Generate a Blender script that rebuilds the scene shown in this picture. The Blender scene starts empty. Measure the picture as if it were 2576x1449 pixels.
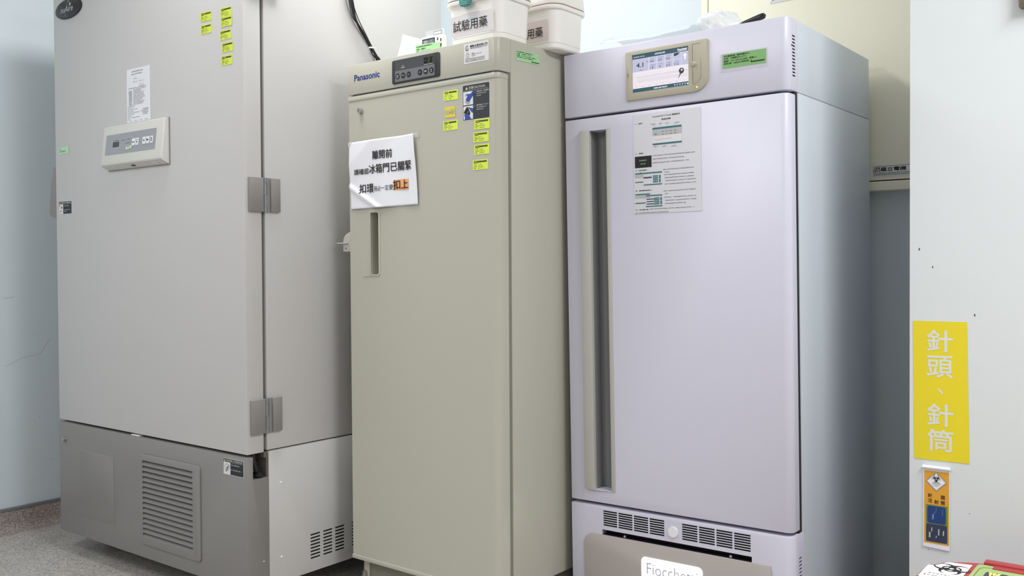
import bpy, bmesh, math, random
from mathutils import Matrix, Vector
random.seed(7)
C = bpy.context.scene.collection
scene = bpy.context.scene
D = bpy.data

# ------------------------------------------------------------------ camera
HC = 1.06
PITCH, ROLL, CYAW, FPX = 0.02481023, -0.00909331, 0.66060069, 2334.111
cam = D.cameras.new('camera')
cam.sensor_fit = 'HORIZONTAL'
cam.sensor_width = 36.0
cam.lens = FPX / 2576 * 36.0
cam.clip_start = 0.05
cam_o = D.objects.new('camera', cam)
C.objects.link(cam_o)
_h = Vector((-math.sin(CYAW), math.cos(CYAW), 0))
_z = Vector((0, 0, 1))
_r = Vector((math.cos(CYAW), math.sin(CYAW), 0))
_f = _h * math.cos(PITCH) - _z * math.sin(PITCH)
_u = _h * math.sin(PITCH) + _z * math.cos(PITCH)
_cr, _sr = math.cos(ROLL), math.sin(ROLL)
_r2 = _r * _cr + _u * _sr
_u2 = _u * _cr - _r * _sr
M = Matrix((_r2, _u2, -_f)).transposed().to_4x4()
M.translation = (0, 0, HC)
cam_o.matrix_world = M
scene.camera = cam_o

# ------------------------------------------------------------------ world, lamps, exposure
scene.view_settings.view_transform = 'Standard'
scene.view_settings.look = 'None'
scene.view_settings.gamma = 1.0
scene.view_settings.use_curve_mapping = False
scene.view_settings.exposure = 0.06
w = D.worlds.new('world')
scene.world = w
w.use_nodes = True
w.node_tree.nodes['Background'].inputs[0].default_value = (0.96, 0.98, 1.0, 1)
w.node_tree.nodes['Background'].inputs[1].default_value = 0.25
CEIL = 2.78
LAMPS = [(-2.27, 1.95, 28), (0.75, 1.55, 56), (-2.27, -0.5, 30), (0.75, -0.5, 8), (-2.27, -2.4, 19), (0.75, -2.4, 7)]
for lx, ly, e in LAMPS:
    l = D.lights.new('ceiling_lamp', 'AREA')
    l.shape = 'RECTANGLE'
    l.size, l.size_y = 0.56, 1.16
    l.energy = e
    l.color = (0.965, 0.985, 1.0)
    lo = D.objects.new('ceiling_lamp', l)
    lo.location = (lx, ly, CEIL - 0.06)
    C.objects.link(lo)


# ------------------------------------------------------------------ materials
def S(r, g, b):
    f = lambda c: (c / 255 / 12.92) if c / 255 <= 0.04045 else ((c / 255 + 0.055) / 1.055) ** 2.4
    return (f(r), f(g), f(b), 1)


def mat(name, col, rough=0.5, metal=0.0, spec=0.5, bump=0.0, bscale=400, emit=0, vary=0.0, vscale=3.0, coat=0.0):
    m = D.materials.new(name)
    m.use_nodes = True
    nt = m.node_tree
    p = nt.nodes['Principled BSDF']
    p.inputs['Base Color'].default_value = col
    p.inputs['Roughness'].default_value = rough
    p.inputs['Metallic'].default_value = metal
    p.inputs['Specular IOR Level'].default_value = spec
    p.inputs['Coat Weight'].default_value = coat
    if emit:
        p.inputs['Emission Color'].default_value = col
        p.inputs['Emission Strength'].default_value = emit
    if bump or vary:
        tc = nt.nodes.new('ShaderNodeTexCoord')
    if bump:
        n = nt.nodes.new('ShaderNodeTexNoise')
        n.inputs['Scale'].default_value = bscale
        b = nt.nodes.new('ShaderNodeBump')
        b.inputs['Strength'].default_value = bump
        b.inputs['Distance'].default_value = 0.001
        nt.links.new(tc.outputs['Object'], n.inputs['Vector'])
        nt.links.new(n.outputs[0], b.inputs['Height'])
        nt.links.new(b.outputs[0], p.inputs['Normal'])
    if vary:
        n2 = nt.nodes.new('ShaderNodeTexNoise')
        n2.inputs['Scale'].default_value = vscale
        n2.inputs['Detail'].default_value = 4
        mx = nt.nodes.new('ShaderNodeMix')
        mx.data_type = 'RGBA'
        mx.inputs[6].default_value = tuple(c * (1 - vary) for c in col[:3]) + (1,)
        mx.inputs[7].default_value = tuple(min(1, c * (1 + vary)) for c in col[:3]) + (1,)
        nt.links.new(tc.outputs['Object'], n2.inputs['Vector'])
        nt.links.new(n2.outputs[0], mx.inputs[0])
        nt.links.new(mx.outputs[2], p.inputs['Base Color'])
    return m


def speckle(name, base, c1, c2, rough, scale=160, amount=0.25):
    m = D.materials.new(name)
    m.use_nodes = True
    nt = m.node_tree
    p = nt.nodes['Principled BSDF']
    p.inputs['Roughness'].default_value = rough
    tc = nt.nodes.new('ShaderNodeTexCoord')
    v = nt.nodes.new('ShaderNodeTexVoronoi')
    v.inputs['Scale'].default_value = scale
    nt.links.new(tc.outputs['Object'], v.inputs['Vector'])
    sep = nt.nodes.new('ShaderNodeSeparateColor')
    nt.links.new(v.outputs['Color'], sep.inputs[0])
    r = nt.nodes.new('ShaderNodeValToRGB')
    r.color_ramp.interpolation = 'CONSTANT'
    e = r.color_ramp.elements
    e[0].position, e[0].color = 0, base
    e[1].position, e[1].color = 1 - amount, c1
    x = e.new(1 - amount * 0.45)
    x.color = c2
    x = e.new(0.35)
    x.color = tuple(c * 0.9 for c in base[:3]) + (1,)
    nt.links.new(sep.outputs[0], r.inputs[0])
    n = nt.nodes.new('ShaderNodeTexNoise')
    n.inputs['Scale'].default_value = 7
    n.inputs['Detail'].default_value = 6
    nt.links.new(tc.outputs['Object'], n.inputs['Vector'])
    mx = nt.nodes.new('ShaderNodeMix')
    mx.data_type = 'RGBA'
    mx.blend_type = 'MULTIPLY'
    mx.inputs[0].default_value = 0.35
    nt.links.new(r.outputs[0], mx.inputs[6])
    nt.links.new(n.outputs[0], mx.inputs[7])
    nt.links.new(mx.outputs[2], p.inputs['Base Color'])
    return m


def film(name, col, alpha, rough=0.25):
    m = D.materials.new(name)
    m.use_nodes = True
    p = m.node_tree.nodes['Principled BSDF']
    p.inputs['Base Color'].default_value = col
    p.inputs['Roughness'].default_value = rough
    p.inputs['Alpha'].default_value = alpha
    return m


GREY = mat('grey_enamel', S(203, 201, 200), 0.42, bump=0.05, bscale=500)
GREYDK = mat('dark_grey_enamel', S(138, 135, 133), 0.45, bump=0.05, bscale=500)
BOXW = mat('control_box_plastic', S(214, 213, 206), 0.5, bump=0.08, bscale=700)
HINGE = mat('hinge_grey', S(140, 137, 134), 0.5)
HINGEM = mat('hinge_pin_steel', S(150, 151, 154), 0.35, metal=0.5)
GASK = mat('gasket_brown_grey', S(104, 99, 94), 0.7)
BEIGE = mat('beige_enamel', S(188, 186, 172), 0.36, bump=0.05, bscale=450)
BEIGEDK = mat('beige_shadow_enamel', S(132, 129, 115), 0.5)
BEIGEIN = mat('beige_recess_shade', S(108, 102, 86), 0.5)  # beige darkened to stand for shade inside the handle recess
LILAC = mat('lilac_white_enamel', S(213, 211, 226), 0.33, bump=0.03, bscale=450)
SIDEB = mat('blue_white_side_panel', S(206, 213, 221), 0.38, bump=0.03, bscale=450)
HANDG = mat('handle_grey_plastic', S(188, 187, 180), 0.5)
HANDD = mat('handle_channel_grey', S(130, 132, 132), 0.45)
SVC = mat('warm_grey_service_panel', S(186, 178, 174), 0.42)
BEZ = mat('taupe_bezel', S(180, 174, 156), 0.5)
BLACK = mat('black_rubber', S(26, 26, 28), 0.6)
DARKV = mat('dark_void', S(8, 8, 10), 0.9)
DARKN = mat('navy_gasket_and_shade', S(24, 22, 30), 0.6)  # gasket colour, also the painted shade in the lower slot
CHAR = mat('charcoal_plastic', S(46, 47, 50), 0.4)
CHAR2 = mat('charcoal_membrane', S(70, 71, 74), 0.4)
MIDG = mat('mid_grey_membrane', S(112, 113, 117), 0.45)
PANG = mat('blue_grey_membrane', S(158, 162, 168), 0.5)
STEEL = mat('steel', S(190, 190, 190), 0.28, metal=0.9)
PAPER = mat('white_paper', S(240, 240, 246), 0.7)
PAPER2 = mat('pale_label_paper', S(226, 223, 224), 0.6)
PINKP = mat('pale_pink_label', S(236, 222, 220), 0.5)
YEL = mat('fluorescent_yellow_label', S(224, 242, 88), 0.6)
YEL2 = mat('orange_yellow_label', S(238, 208, 62), 0.6)
GRN = mat('pale_green_label', S(166, 216, 158), 0.6)
GRN2 = mat('mid_green_label', S(128, 178, 112), 0.6)
GRN3 = mat('faded_green_tape', S(182, 228, 190), 0.6)
INK = mat('black_ink', S(30, 28, 30), 0.7)
INKG = mat('grey_ink', S(120, 118, 118), 0.7)
INKO = mat('olive_ink', S(96, 110, 20), 0.7)
INKB = mat('blue_ink', S(28, 50, 140), 0.5)
INKBL = mat('picture_blue', S(46, 78, 165), 0.6)
INKW = mat('white_ink', S(225, 225, 225), 0.6)
INKT = mat('teal_ink', S(46, 110, 118), 0.6)
INKR = mat('red_ink', S(150, 40, 40), 0.6)
INKBRN = mat('brown_ink', S(86, 52, 20), 0.7)
ORNG = mat('orange_highlight', S(250, 178, 118), 0.6)
SIGNY = mat('sign_yellow', S(236, 216, 36), 0.65)
SIGNW = mat('sign_pale_lettering', S(226, 226, 214), 0.7)
ORYEL = mat('card_orange', S(226, 164, 52), 0.6)
PICG = mat('picture_green', S(110, 136, 70), 0.6)
PICB = mat('picture_deep_blue', S(28, 60, 122), 0.5)
PICN = mat('picture_navy', S(48, 58, 84), 0.5)
CREAM = mat('cream_plastic', S(250, 247, 241), 0.35, coat=0.2)
TEAL = mat('teal_plastic', S(72, 144, 136), 0.4)
TEALL = mat('pale_teal_ridge', S(150, 205, 200), 0.4)
GASKG = mat('grey_lid_seal', S(130, 134, 134), 0.5)
GASKB = mat('brown_lid_seal', S(170, 140, 128), 0.5)
WHITEP = mat('white_plastic', S(238, 239, 241), 0.4)
LCD = mat('lcd_grey', S(160, 168, 170), 0.3)
LCDF = mat('lcd_frame', S(60, 66, 78), 0.4)
CLEARF = film('clear_film', S(238, 242, 245), 0.12)
BAGF = film('translucent_bag', S(246, 248, 250), 0.6)
LAMF = film('laminate_film', S(226, 226, 232), 0.35, 0.3)
CABC = mat('cream_cabinet_enamel', S(236, 232, 212), 0.5, bump=0.05, bscale=300)
WALLB = mat('pale_blue_wall_paint', S(215, 225, 230), 0.55, bump=0.06, bscale=120)
WALLW = mat('white_pillar_paint', S(221, 225, 226), 0.6, bump=0.06, bscale=120, vary=0.02)
CEILM = mat('ceiling_white', S(232, 232, 230), 0.8)
TRIMG = mat('grey_trim_strip', S(120, 124, 126), 0.5)
FLOORM = speckle('speckled_vinyl', S(198, 192, 186), S(160, 153, 148), S(218, 213, 208), 0.45, 190, 0.3)
SKIRT = speckle('speckled_cove', S(176, 164, 158), S(132, 112, 108), S(204, 194, 190), 0.5, 330, 0.3)
RED = mat('red_plastic', S(172, 50, 52), 0.35)
WOODB = mat('mottled_brown', S(110, 98, 82), 0.5, vary=0.5, vscale=90)
def glow(name, col, st=1.0):
    m = mat(name, (0.02, 0.02, 0.02, 1), 0.25)
    p = m.node_tree.nodes['Principled BSDF']
    p.inputs['Emission Color'].default_value = col
    p.inputs['Emission Strength'].default_value = st
    return m


SCREENW = glow('screen_white', S(250, 242, 250), 0.84)
SCREENL = glow('screen_lilac', S(200, 202, 230), 0.84)
SCREENT = glow('screen_teal', S(38, 84, 100), 0.84)
SCREENI = glow('screen_ink', S(40, 38, 52), 0.7)
SCREENG = glow('screen_grey', S(190, 180, 192), 0.8)
LIT = mat('lit_sign', S(255, 253, 255), 0.3, emit=2.2)
LEDG = mat('green_led', S(200, 230, 90), 0.3, emit=1.0)
LEDY = mat('dim_led_digits', S(110, 120, 60), 0.3, emit=0.16)
DIFF = mat('lamp_diffuser', S(255, 252, 246), 0.5, emit=2.5)


# ------------------------------------------------------------------ mesh builder
class B:
    def __init__(s):
        s.bm = bmesh.new()

    def face(s, pts):
        vs = [s.bm.verts.new(p) for p in pts]
        return s.bm.faces.new(vs)

    def box(s, a, b, bev=0.0, seg=2):
        t = bmesh.new()
        r = bmesh.ops.create_cube(t, size=1)
        for v in t.verts:
            v.co = Vector([a[i] + (v.co[i] + 0.5) * (b[i] - a[i]) for i in range(3)])
        if bev:
            bmesh.ops.bevel(t, geom=list(t.edges), offset=bev, segments=seg, profile=0.5, affect='EDGES')
        s.add(t)
        return s

    def add(s, t, free=True):
        vm = {}
        for v in t.verts:
            vm[v] = s.bm.verts.new(v.co)
        for f in t.faces:
            try:
                s.bm.faces.new([vm[v] for v in f.verts])
            except ValueError:
                pass
        if free:
            t.free()

    def prism(s, poly, lo, hi, axis=2, bev=0.0, seg=2):
        """poly of 2D points in the other two axes (cyclic order), extruded along axis"""
        t = bmesh.new()
        o = [i for i in range(3) if i != axis]

        def P(p, h):
            c = [0, 0, 0]
            c[o[0]], c[o[1]], c[axis] = p[0], p[1], h
            return c
        a = [t.verts.new(P(p, lo)) for p in poly]
        b = [t.verts.new(P(p, hi)) for p in poly]
        t.faces.new(a)
        t.faces.new(b)
        n = len(poly)
        for i in range(n):
            t.faces.new([a[i], a[(i + 1) % n], b[(i + 1) % n], b[i]])
        bmesh.ops.recalc_face_normals(t, faces=t.faces)
        if bev:
            ed = [e for e in t.edges if abs(e.verts[0].co[axis] - e.verts[1].co[axis]) < 1e-7]
            bmesh.ops.bevel(t, geom=ed, offset=bev, segments=seg, profile=0.5, affect='EDGES')
        s.add(t)
        return s

    def cyl(s, c, axis, r, l0, l1, n=20, r2=None):
        r2 = r if r2 is None else r2
        o = [i for i in range(3) if i != axis]

        def P(k, rr, h):
            a = 2 * math.pi * k / n
            p = [0, 0, 0]
            p[o[0]] = c[0] + rr * math.cos(a)
            p[o[1]] = c[1] + rr * math.sin(a)
            p[axis] = h
            return p
        t = bmesh.new()
        a = [t.verts.new(P(k, r, l0)) for k in range(n)]
        b = [t.verts.new(P(k, r2, l1)) for k in range(n)]
        t.faces.new(a)
        t.faces.new(b)
        for k in range(n):
            t.faces.new([a[k], a[(k + 1) % n], b[(k + 1) % n], b[k]])
        bmesh.ops.recalc_face_normals(t, faces=t.faces)
        s.add(t)
        return s

    def tube(s, pts, r, n=8, ribs=0):
        pts = [Vector(p) for p in pts]
        rings = []
        t = bmesh.new()
        for i, p in enumerate(pts):
            d = (pts[min(i + 1, len(pts) - 1)] - pts[max(i - 1, 0)]).normalized()
            x = d.orthogonal().normalized() if i == 0 else (px - d * px.dot(d)).normalized()
            px = x
            y = d.cross(x)
            rr = r * (1 + (ribs if i % 2 else -ribs)) if not callable(r) else r(i / (len(pts) - 1))
            rings.append([t.verts.new(p + x * rr * math.cos(2 * math.pi * k / n) + y * rr * math.sin(2 * math.pi * k / n)) for k in range(n)])
        for a, b in zip(rings, rings[1:]):
            for k in range(n):
                t.faces.new([a[k], a[(k + 1) % n], b[(k + 1) % n], b[k]])
        t.faces.new(rings[0])
        t.faces.new(rings[-1])
        bmesh.ops.recalc_face_normals(t, faces=t.faces)
        s.add(t)
        return s

    def loft(s, rings, cap0=True, cap1=True):
        t = bmesh.new()
        R = [[t.verts.new(p) for p in r] for r in rings]
        n = len(R[0])
        for a, b in zip(R, R[1:]):
            for k in range(n):
                t.faces.new([a[k], a[(k + 1) % n], b[(k + 1) % n], b[k]])
        if cap0:
            t.faces.new(R[0])
        if cap1:
            t.faces.new(R[-1])
        bmesh.ops.recalc_face_normals(t, faces=t.faces)
        s.add(t)
        return s

    # flat artwork in the x-z plane at depth y, facing -y
    def flat(s, poly, y=0.0):
        ar = sum(poly[i][0] * poly[(i + 1) % len(poly)][1] - poly[(i + 1) % len(poly)][0] * poly[i][1] for i in range(len(poly)))
        if ar < 0:
            poly = poly[::-1]
        s.face([(p[0], y, p[1]) for p in poly])
        return s

    def rect(s, x0, x1, z0, z1, y=0.0):
        return s.flat([(x0, z0), (x1, z0), (x1, z1), (x0, z1)], y)

    def disc(s, cx, cz, r, y=0.0, n=24, rz=None):
        rz = rz or r
        return s.flat([(cx + r * math.cos(2 * math.pi * k / n), cz + rz * math.sin(2 * math.pi * k / n)) for k in range(n)], y)

    def ring(s, cx, cz, r, th, y=0.0, n=28, ox=0, oz=0, a0=0, a1=2 * math.pi, ri=None):
        """annulus, the inner circle may be shifted by ox, oz"""
        ri = r - th if ri is None else ri
        for k in range(n):
            p, q = a0 + (a1 - a0) * k / n, a0 + (a1 - a0) * (k + 1) / n
            s.flat([(cx + r * math.cos(p), cz + r * math.sin(p)), (cx + r * math.cos(q), cz + r * math.sin(q)),
                    (cx + ox + ri * math.cos(q), cz + oz + ri * math.sin(q)), (cx + ox + ri * math.cos(p), cz + oz + ri * math.sin(p))], y)
        return s

    def line(s, p, q, t, y=0.0):
        d = Vector((q[0] - p[0], q[1] - p[1]))
        if d.length < 1e-9:
            return s
        n = Vector((-d.y, d.x)).normalized() * t / 2
        return s.flat([(p[0] - n.x, p[1] - n.y), (q[0] - n.x, q[1] - n.y), (q[0] + n.x, q[1] + n.y), (p[0] + n.x, p[1] + n.y)], y)

    def text(s, body, x, z, h=None, w=None, y=0.0, bold=0.0, al='L', slant=0.0, warp=None):
        c = D.curves.new('t', 'FONT')
        c.body = body
        c.resolution_u = 3
        c.shear = slant
        o = D.objects.new('t', c)
        C.objects.link(o)
        dg = bpy.context.evaluated_depsgraph_get()
        dg.update()
        e = o.evaluated_get(dg)
        me = e.to_mesh()
        vs = [(v.co.x, v.co.y) for v in me.vertices]
        fs = [tuple(p.vertices) for p in me.polygons]
        e.to_mesh_clear()
        D.objects.remove(o)
        D.curves.remove(c)
        if not vs:
            return s
        x0, x1 = min(v[0] for v in vs), max(v[0] for v in vs)
        z0, z1 = min(v[1] for v in vs), max(v[1] for v in vs)
        if h is None:
            sx = sz = w / (x1 - x0)
        elif w is None:
            sx = sz = h / (z1 - z0)
        else:
            sx, sz = w / (x1 - x0), h / (z1 - z0)
        off = {'L': 0, 'C': -(x1 - x0) * sx / 2, 'R': -(x1 - x0) * sx}[al]
        k = 0
        st = bold * 1.0
        for dx, dz in ([(0, 0)] if not bold else [(0, 0), (st, 0), (-st, 0), (0, st), (0, -st), (st * .7, st * .7), (-st * .7, st * .7), (st * .7, -st * .7), (-st * .7, -st * .7)]):
            pts = [(x + off + (a - x0 + dx) * sx, z + (b - z0 + dz) * sz) for a, b in vs]
            nv = []
            for a, b in pts:
                yy = y - k * 0.000012 if warp is None else y - k * 0.000012 + warp(a, b)
                nv.append(s.bm.verts.new((a, yy, b)))
            k += 1
            for f in fs:
                p = [pts[i] for i in f]
                ar = sum(p[i][0] * p[(i + 1) % len(p)][1] - p[(i + 1) % len(p)][0] * p[i][1] for i in range(len(p)))
                idx = f if ar > 0 else f[::-1]
                try:
                    s.bm.faces.new([nv[i] for i in idx])
                except ValueError:
                    pass
        return s

    def rows(s, x0, z, w, gh, n=1, dz=0.0, y=0.0, cjk=True, fill=0.9, rnd=None, dens=1.0):
        """lines of small print too fine to read: tiny strokes, gh high"""
        rnd = rnd or random
        for r in range(n):
            x = x0
            ww = w * (fill if r == n - 1 else 1.0)
            while x < x0 + ww - gh * 0.5:
                if rnd.random() < 0.08:
                    x += gh * 0.7
                    continue
                t = gh * 0.16 * dens
                g = gh * 0.84
                if cjk:
                    for k in range(rnd.choice((2, 3))):
                        zz = z + gh * (0.1 + 0.8 * rnd.random())
                        s.rect(x, x + g * (0.7 + 0.3 * rnd.random()), zz - t / 2, zz + t / 2, y)
                    xx = x + g * (0.2 + 0.6 * rnd.random())
                    s.rect(xx - t / 2, xx + t / 2, z, z + gh, y)
                    x += gh
                else:
                    s.rect(x, x + t * 1.3, z, z + gh * rnd.choice((0.7, 1.0)), y)
                    zz = z + gh * rnd.choice((0.0, 0.35, 0.7))
                    s.rect(x, x + gh * 0.45, zz, zz + t, y)
                    x += gh * 0.62
            z -= dz
        return s

    def cut(s, cutter):
        me1, me2 = D.meshes.new('a'), D.meshes.new('b')
        bmesh.ops.recalc_face_normals(s.bm, faces=s.bm.faces)
        bmesh.ops.recalc_face_normals(cutter.bm, faces=cutter.bm.faces)
        s.bm.to_mesh(me1)
        cutter.bm.to_mesh(me2)
        o1, o2 = D.objects.new('a', me1), D.objects.new('b', me2)
        C.objects.link(o1)
        C.objects.link(o2)
        md = o1.modifiers.new('x', 'BOOLEAN')
        md.operation = 'DIFFERENCE'
        md.solver = 'EXACT'
        md.object = o2
        dg = bpy.context.evaluated_depsgraph_get()
        dg.update()
        me = D.meshes.new_from_object(o1.evaluated_get(dg))
        s.bm.clear()
        s.bm.from_mesh(me)
        for o in (o1, o2):
            D.objects.remove(o)
        for m in (me, me1, me2):
            D.meshes.remove(m)
        return s


OFF = Vector((0, 0, 0))


def link(name, bm, m, parent=None, label=None, smooth=True, off=None):
    b = bm.bm if isinstance(bm, B) else bm
    off = OFF if off is None else off
    for v in b.verts:
        v.co += off
    me = D.meshes.new(name)
    b.to_mesh(me)
    b.free()
    if smooth:
        me.shade_smooth()
        me.set_sharp_from_angle(angle=math.radians(32))
    me.materials.append(m)
    o = D.objects.new(name, me)
    C.objects.link(o)
    if parent is not None:
        o.parent = parent
    if label:
        o['label'] = label
    return o


def tag(o, label, cat, group=None):
    o['label'], o['category'] = label, cat
    if group:
        o['group'] = group
    return o


def empty(name, mw, label, cat, group=None):
    o = D.objects.new(name, None)
    o.empty_display_size = 0.05
    C.objects.link(o)
    o.matrix_world = mw
    return tag(o, label, cat, group)


def struct(name, bm, m, off=Vector((0, 0, 0))):
    o = link(name, bm, m, off=off)
    o['kind'] = 'structure'
    return o


def rrect(x0, x1, z0, z1, r, n=5, rs=None):
    """rounded rectangle, ccw from bottom-left; rs = radii (bl, br, tr, tl)"""
    rs = rs or (r, r, r, r)
    out = []
    for (cx, cz, a, rr) in ((x0, z0, math.pi, rs[0]), (x1, z0, 1.5 * math.pi, rs[1]), (x1, z1, 0, rs[2]), (x0, z1, 0.5 * math.pi, rs[3])):
        ccx = cx + rr * (1 if cx == x0 else -1)
        ccz = cz + rr * (1 if cz == z0 else -1)
        if rr < 1e-6:
            out.append((cx, cz))
            continue
        for k in range(n + 1):
            t = a + k / n * math.pi / 2
            out.append((ccx + rr * math.cos(t), ccz + rr * math.sin(t)))
    return out


def frame(X, Y, yaw, rx, ry):
    return Matrix.Translation((X, Y, HC)) @ Matrix.Rotation(yaw, 4, 'Z') @ Matrix.Rotation(ry, 4, 'Y') @ Matrix.Rotation(rx, 4, 'X') @ Matrix.Translation((0, 0, -HC))


# local frames of the three cabinets: x along the front (0 = right corner), y into depth, z up
F1 = frame(-2.33811, 1.70695, 0.00676, -0.00429, 0.00452)
F2 = frame(-1.62308, 2.02753, -0.01619, -0.00171, 0.00304)
F3 = frame(-0.90102, 2.33278, 0.00943, 0.00592, -0.00761)
RZ = lambda a: Matrix.Rotation(a, 4, 'Z')
TR = lambda x, y, z: Matrix.Translation((x, y, z))

# ------------------------------------------------------------------ setting
b = B(); b.box((-3.9, -3.2, -0.05), (2.6, 3.2, 0.0)); struct('floor', b, FLOORM)
b = B(); b.box((-3.9, -3.2, CEIL), (2.6, 3.2, CEIL + 0.05)); struct('ceiling', b, CEILM)
b = B(); b.box((-4.0, 3.15, 0), (2.6, 3.3, CEIL)); struct('wall_back', b, WALLB)
b = B(); b.box((-4.0, -3.2, 0), (-3.9, 3.15, CEIL)); struct('wall_left', b, WALLB)
b = B(); b.box((-0.653, 2.5, 0), (2.6, 3.15, CEIL)); struct('wall_right', b, WALLW)
# coved skirting along the left wall
prof = [(-3.9, 0.0), (-3.853, 0.0)]
for k in range(1, 7):
    t = k / 6 * math.pi / 2
    prof.append((-3.853 - 0.035 * math.sin(t), 0.035 * (1 - math.cos(t)) + 0.001))
prof += [(-3.888, 0.089), (-3.9, 0.089)]
b = B(); b.prism(prof, -3.2, 3.15, axis=1); struct('baseboard_left', b, SKIRT)
b = B(); b.box((-3.9, -3.2, 0.089), (-3.884, 3.15, 0.098)); struct('trim_1', b, TRIMG)
# ceiling light fittings around the lamps
for lx, ly, e in LAMPS:
    t = empty('ceiling_light', TR(lx, ly, CEIL), 'long white recessed ceiling light fitting above the freezers, out of the photo', 'light', 'ceiling lights')
    b = B(); b.box((-0.31, -0.61, -0.04), (0.31, 0.61, 0)); b2 = B(); b2.box((-0.29, -0.59, -0.05), (0.29, 0.59, -0.02)); b.cut(b2)
    link('housing', b, WHITEP, t)
    b = B(); b.box((-0.29, -0.59, -0.03), (0.29, 0.59, -0.02)); link('diffuser', b, DIFF, t)

# ================================================================== FREEZER 1 (wide grey)
W1, D1, T1 = 1.14, 0.885, 2.155
OFF = Vector((W1 / 2, -0.3, 0))
f1 = empty('ultra_low_freezer', F1 @ TR(-W1 / 2, 0.3, 0), 'wide tall grey freezer with dark louvred base and slanted control box, leftmost', 'freezer')
b = B(); b.box((-W1, 0.0735, 0.4975), (0, D1, T1), 0.003)
cabinet1 = link('cabinet', b, GREY, f1)
b = B(); b.box((-W1 + 0.012, 0.06, 0.5), (-0.008, 0.0737, T1 - 0.01)); link('door_gasket', b, GASK, f1)
door1 = B(); door1.box((-W1 + 0.0015, 0, 0.493), (0, 0.0625, T1 - 0.01), 0.0035)
door1 = link('door', door1, GREY, f1)
# lower machine compartment: side panel with vents
b = B(); b.box((-W1 + 0.005, 0.0795, 0.075), (0, D1, 0.4935), 0.002)
c = B()
cols = [(0.2412, 0.2818), (0.2947, 0.3337), (0.3458, 0.386), (0.4198, 0.46), (0.474, 0.514)]
for (v0, v1) in cols:
    for k in range(8):
        z = 0.1955 - k * 0.0108
        c.prism(rrect(v0, v1, z - 0.0026, z + 0.0026, 0.0025, 3), -0.012, 0.01, axis=0)
b.cut(c)
link('side_panel', b, GREY, f1)
b = B(); b.box((-0.003, 0.23, 0.1), (-0.0013, 0.53, 0.21)); link('vent_dark_sheet', b, DARKV, f1)  # black sheet close behind the slots, standing for the dark inside
for v, z in ((0.1246, 0.3882), (0.1252, 0.1543)):
    b = B(); b.cyl((v, z), 0, 0.0042, 0, 0.0025, 14, 0.003)
    b.cyl((v, z), 0, 0.0015, 0.002, 0.003, 6)
    link('screw', b, WHITEP, f1)
# dark lower front, with the notch on its right flank
b = B(); b.box((-W1, 0.0, 0.0745), (0, 0.079, 0.4845), 0.003)
c = B()
c.box((-0.06, 0.0205, 0.415), (0.02, 0.0785, 0.52))
c.box((-0.5664, -0.02, 0.146), (-0.2763, 0.05, 0.4093))
b.cut(c)
low1 = link('lower_panel', b, GREYDK, f1)
b = B(); b.box((-0.0595, 0.0725, 0.4), (-0.004, 0.0788, 0.494)); link('notch_lining', b, GASK, f1)
b = B(); b.box((-0.5664, 0.045, 0.146), (-0.2763, 0.0495, 0.4093)); link('grille_dark_sheet', b, DARKV, f1)  # black sheet added for the darkness behind the louvres
# grille frame and louvres
b = B(); b.prism(rrect(-0.583, -0.2375, 0.1225, 0.4305, 0.014), -0.006, 0.0005, axis=1, bev=0.0025)
c = B(); c.box((-0.5664, -0.03, 0.146), (-0.2763, 0.03, 0.4093)); b.cut(c)
N = 15
pit = (0.4093 - 0.146) / N
for k in range(N):
    z0 = 0.146 + k * pit
    b.prism([(-0.0062, z0 + 0.000), (-0.0062, z0 + 0.0055), (0.010, z0 + pit * 0.92), (0.014, z0 + pit * 0.92), (0.014, z0 + pit * 0.75), (-0.001, z0)], -0.5664, -0.2763, axis=0)
link('louvre_grille', b, GREYDK, f1)
# access panel outline, lock and screws
b = B(); b.prism(rrect(-0.986, -0.757, 0.1568, 0.3955, 0.006), -0.0016, 0.001, axis=1, bev=0.0008); link('access_panel', b, GREYDK, f1)
for u, z in ((-0.965, 0.385), (-0.775, 0.388), (-0.965, 0.165), (-0.775, 0.165)):
    b = B(); b.cyl((u, z), 1, 0.0022, -0.0026, 0, 10); link('screw', b, GREYDK, f1)
b = B(); b.cyl((-1.0921, 0.421), 1, 0.0075, -0.011, 0.0, 18, 0.008); b.cyl((-1.0921, 0.421), 1, 0.0045, -0.013, -0.0105, 14); link('lock', b, STEEL, f1)
b = B(); b.cyl((0.0577, 0.1564), 0, 0.0065, -0.001, 0.0015, 18); link('screw_cup', b, GREYDK, f1)
b = B(); b.cyl((0.0577, 0.1564), 0, 0.0036, 0.001, 0.0035, 14, 0.0025); link('screw', b, STEEL, f1)
b = B(); b.box((-0.642, -0.001, 0.4847), (-0.592, 0.02, 0.4888), 0.001); link('catch_plate', b, PAPER2, f1)
# conduit in the notch
pts = []
for k in range(25):
    t = k / 24
    pts.append((-0.014, 0.030 + 0.003 * t + 0.022 * t * t, 0.494 - 0.078 * t))
b = B(); b.tube(pts, 0.0075, 12, ribs=0.09); b.tube([(-0.014, 0.040, 0.432), (-0.014, 0.05, 0.424), (-0.014, 0.058, 0.4165)], 0.0125, 12)
link('cable_conduit', b, BLACK, f1)
b = B(); b.tube([(-0.028, 0.045, 0.49), (-0.03, 0.049, 0.46), (-0.032, 0.056, 0.43)], 0.003, 8); link('grey_wire', b, HINGEM, f1)
b = B(); b.prism(rrect(0.062, 0.073, 0.476, 0.4935, 0.003), -0.02, -0.002, axis=0); link('door_stop', b, GASK, f1)
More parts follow.
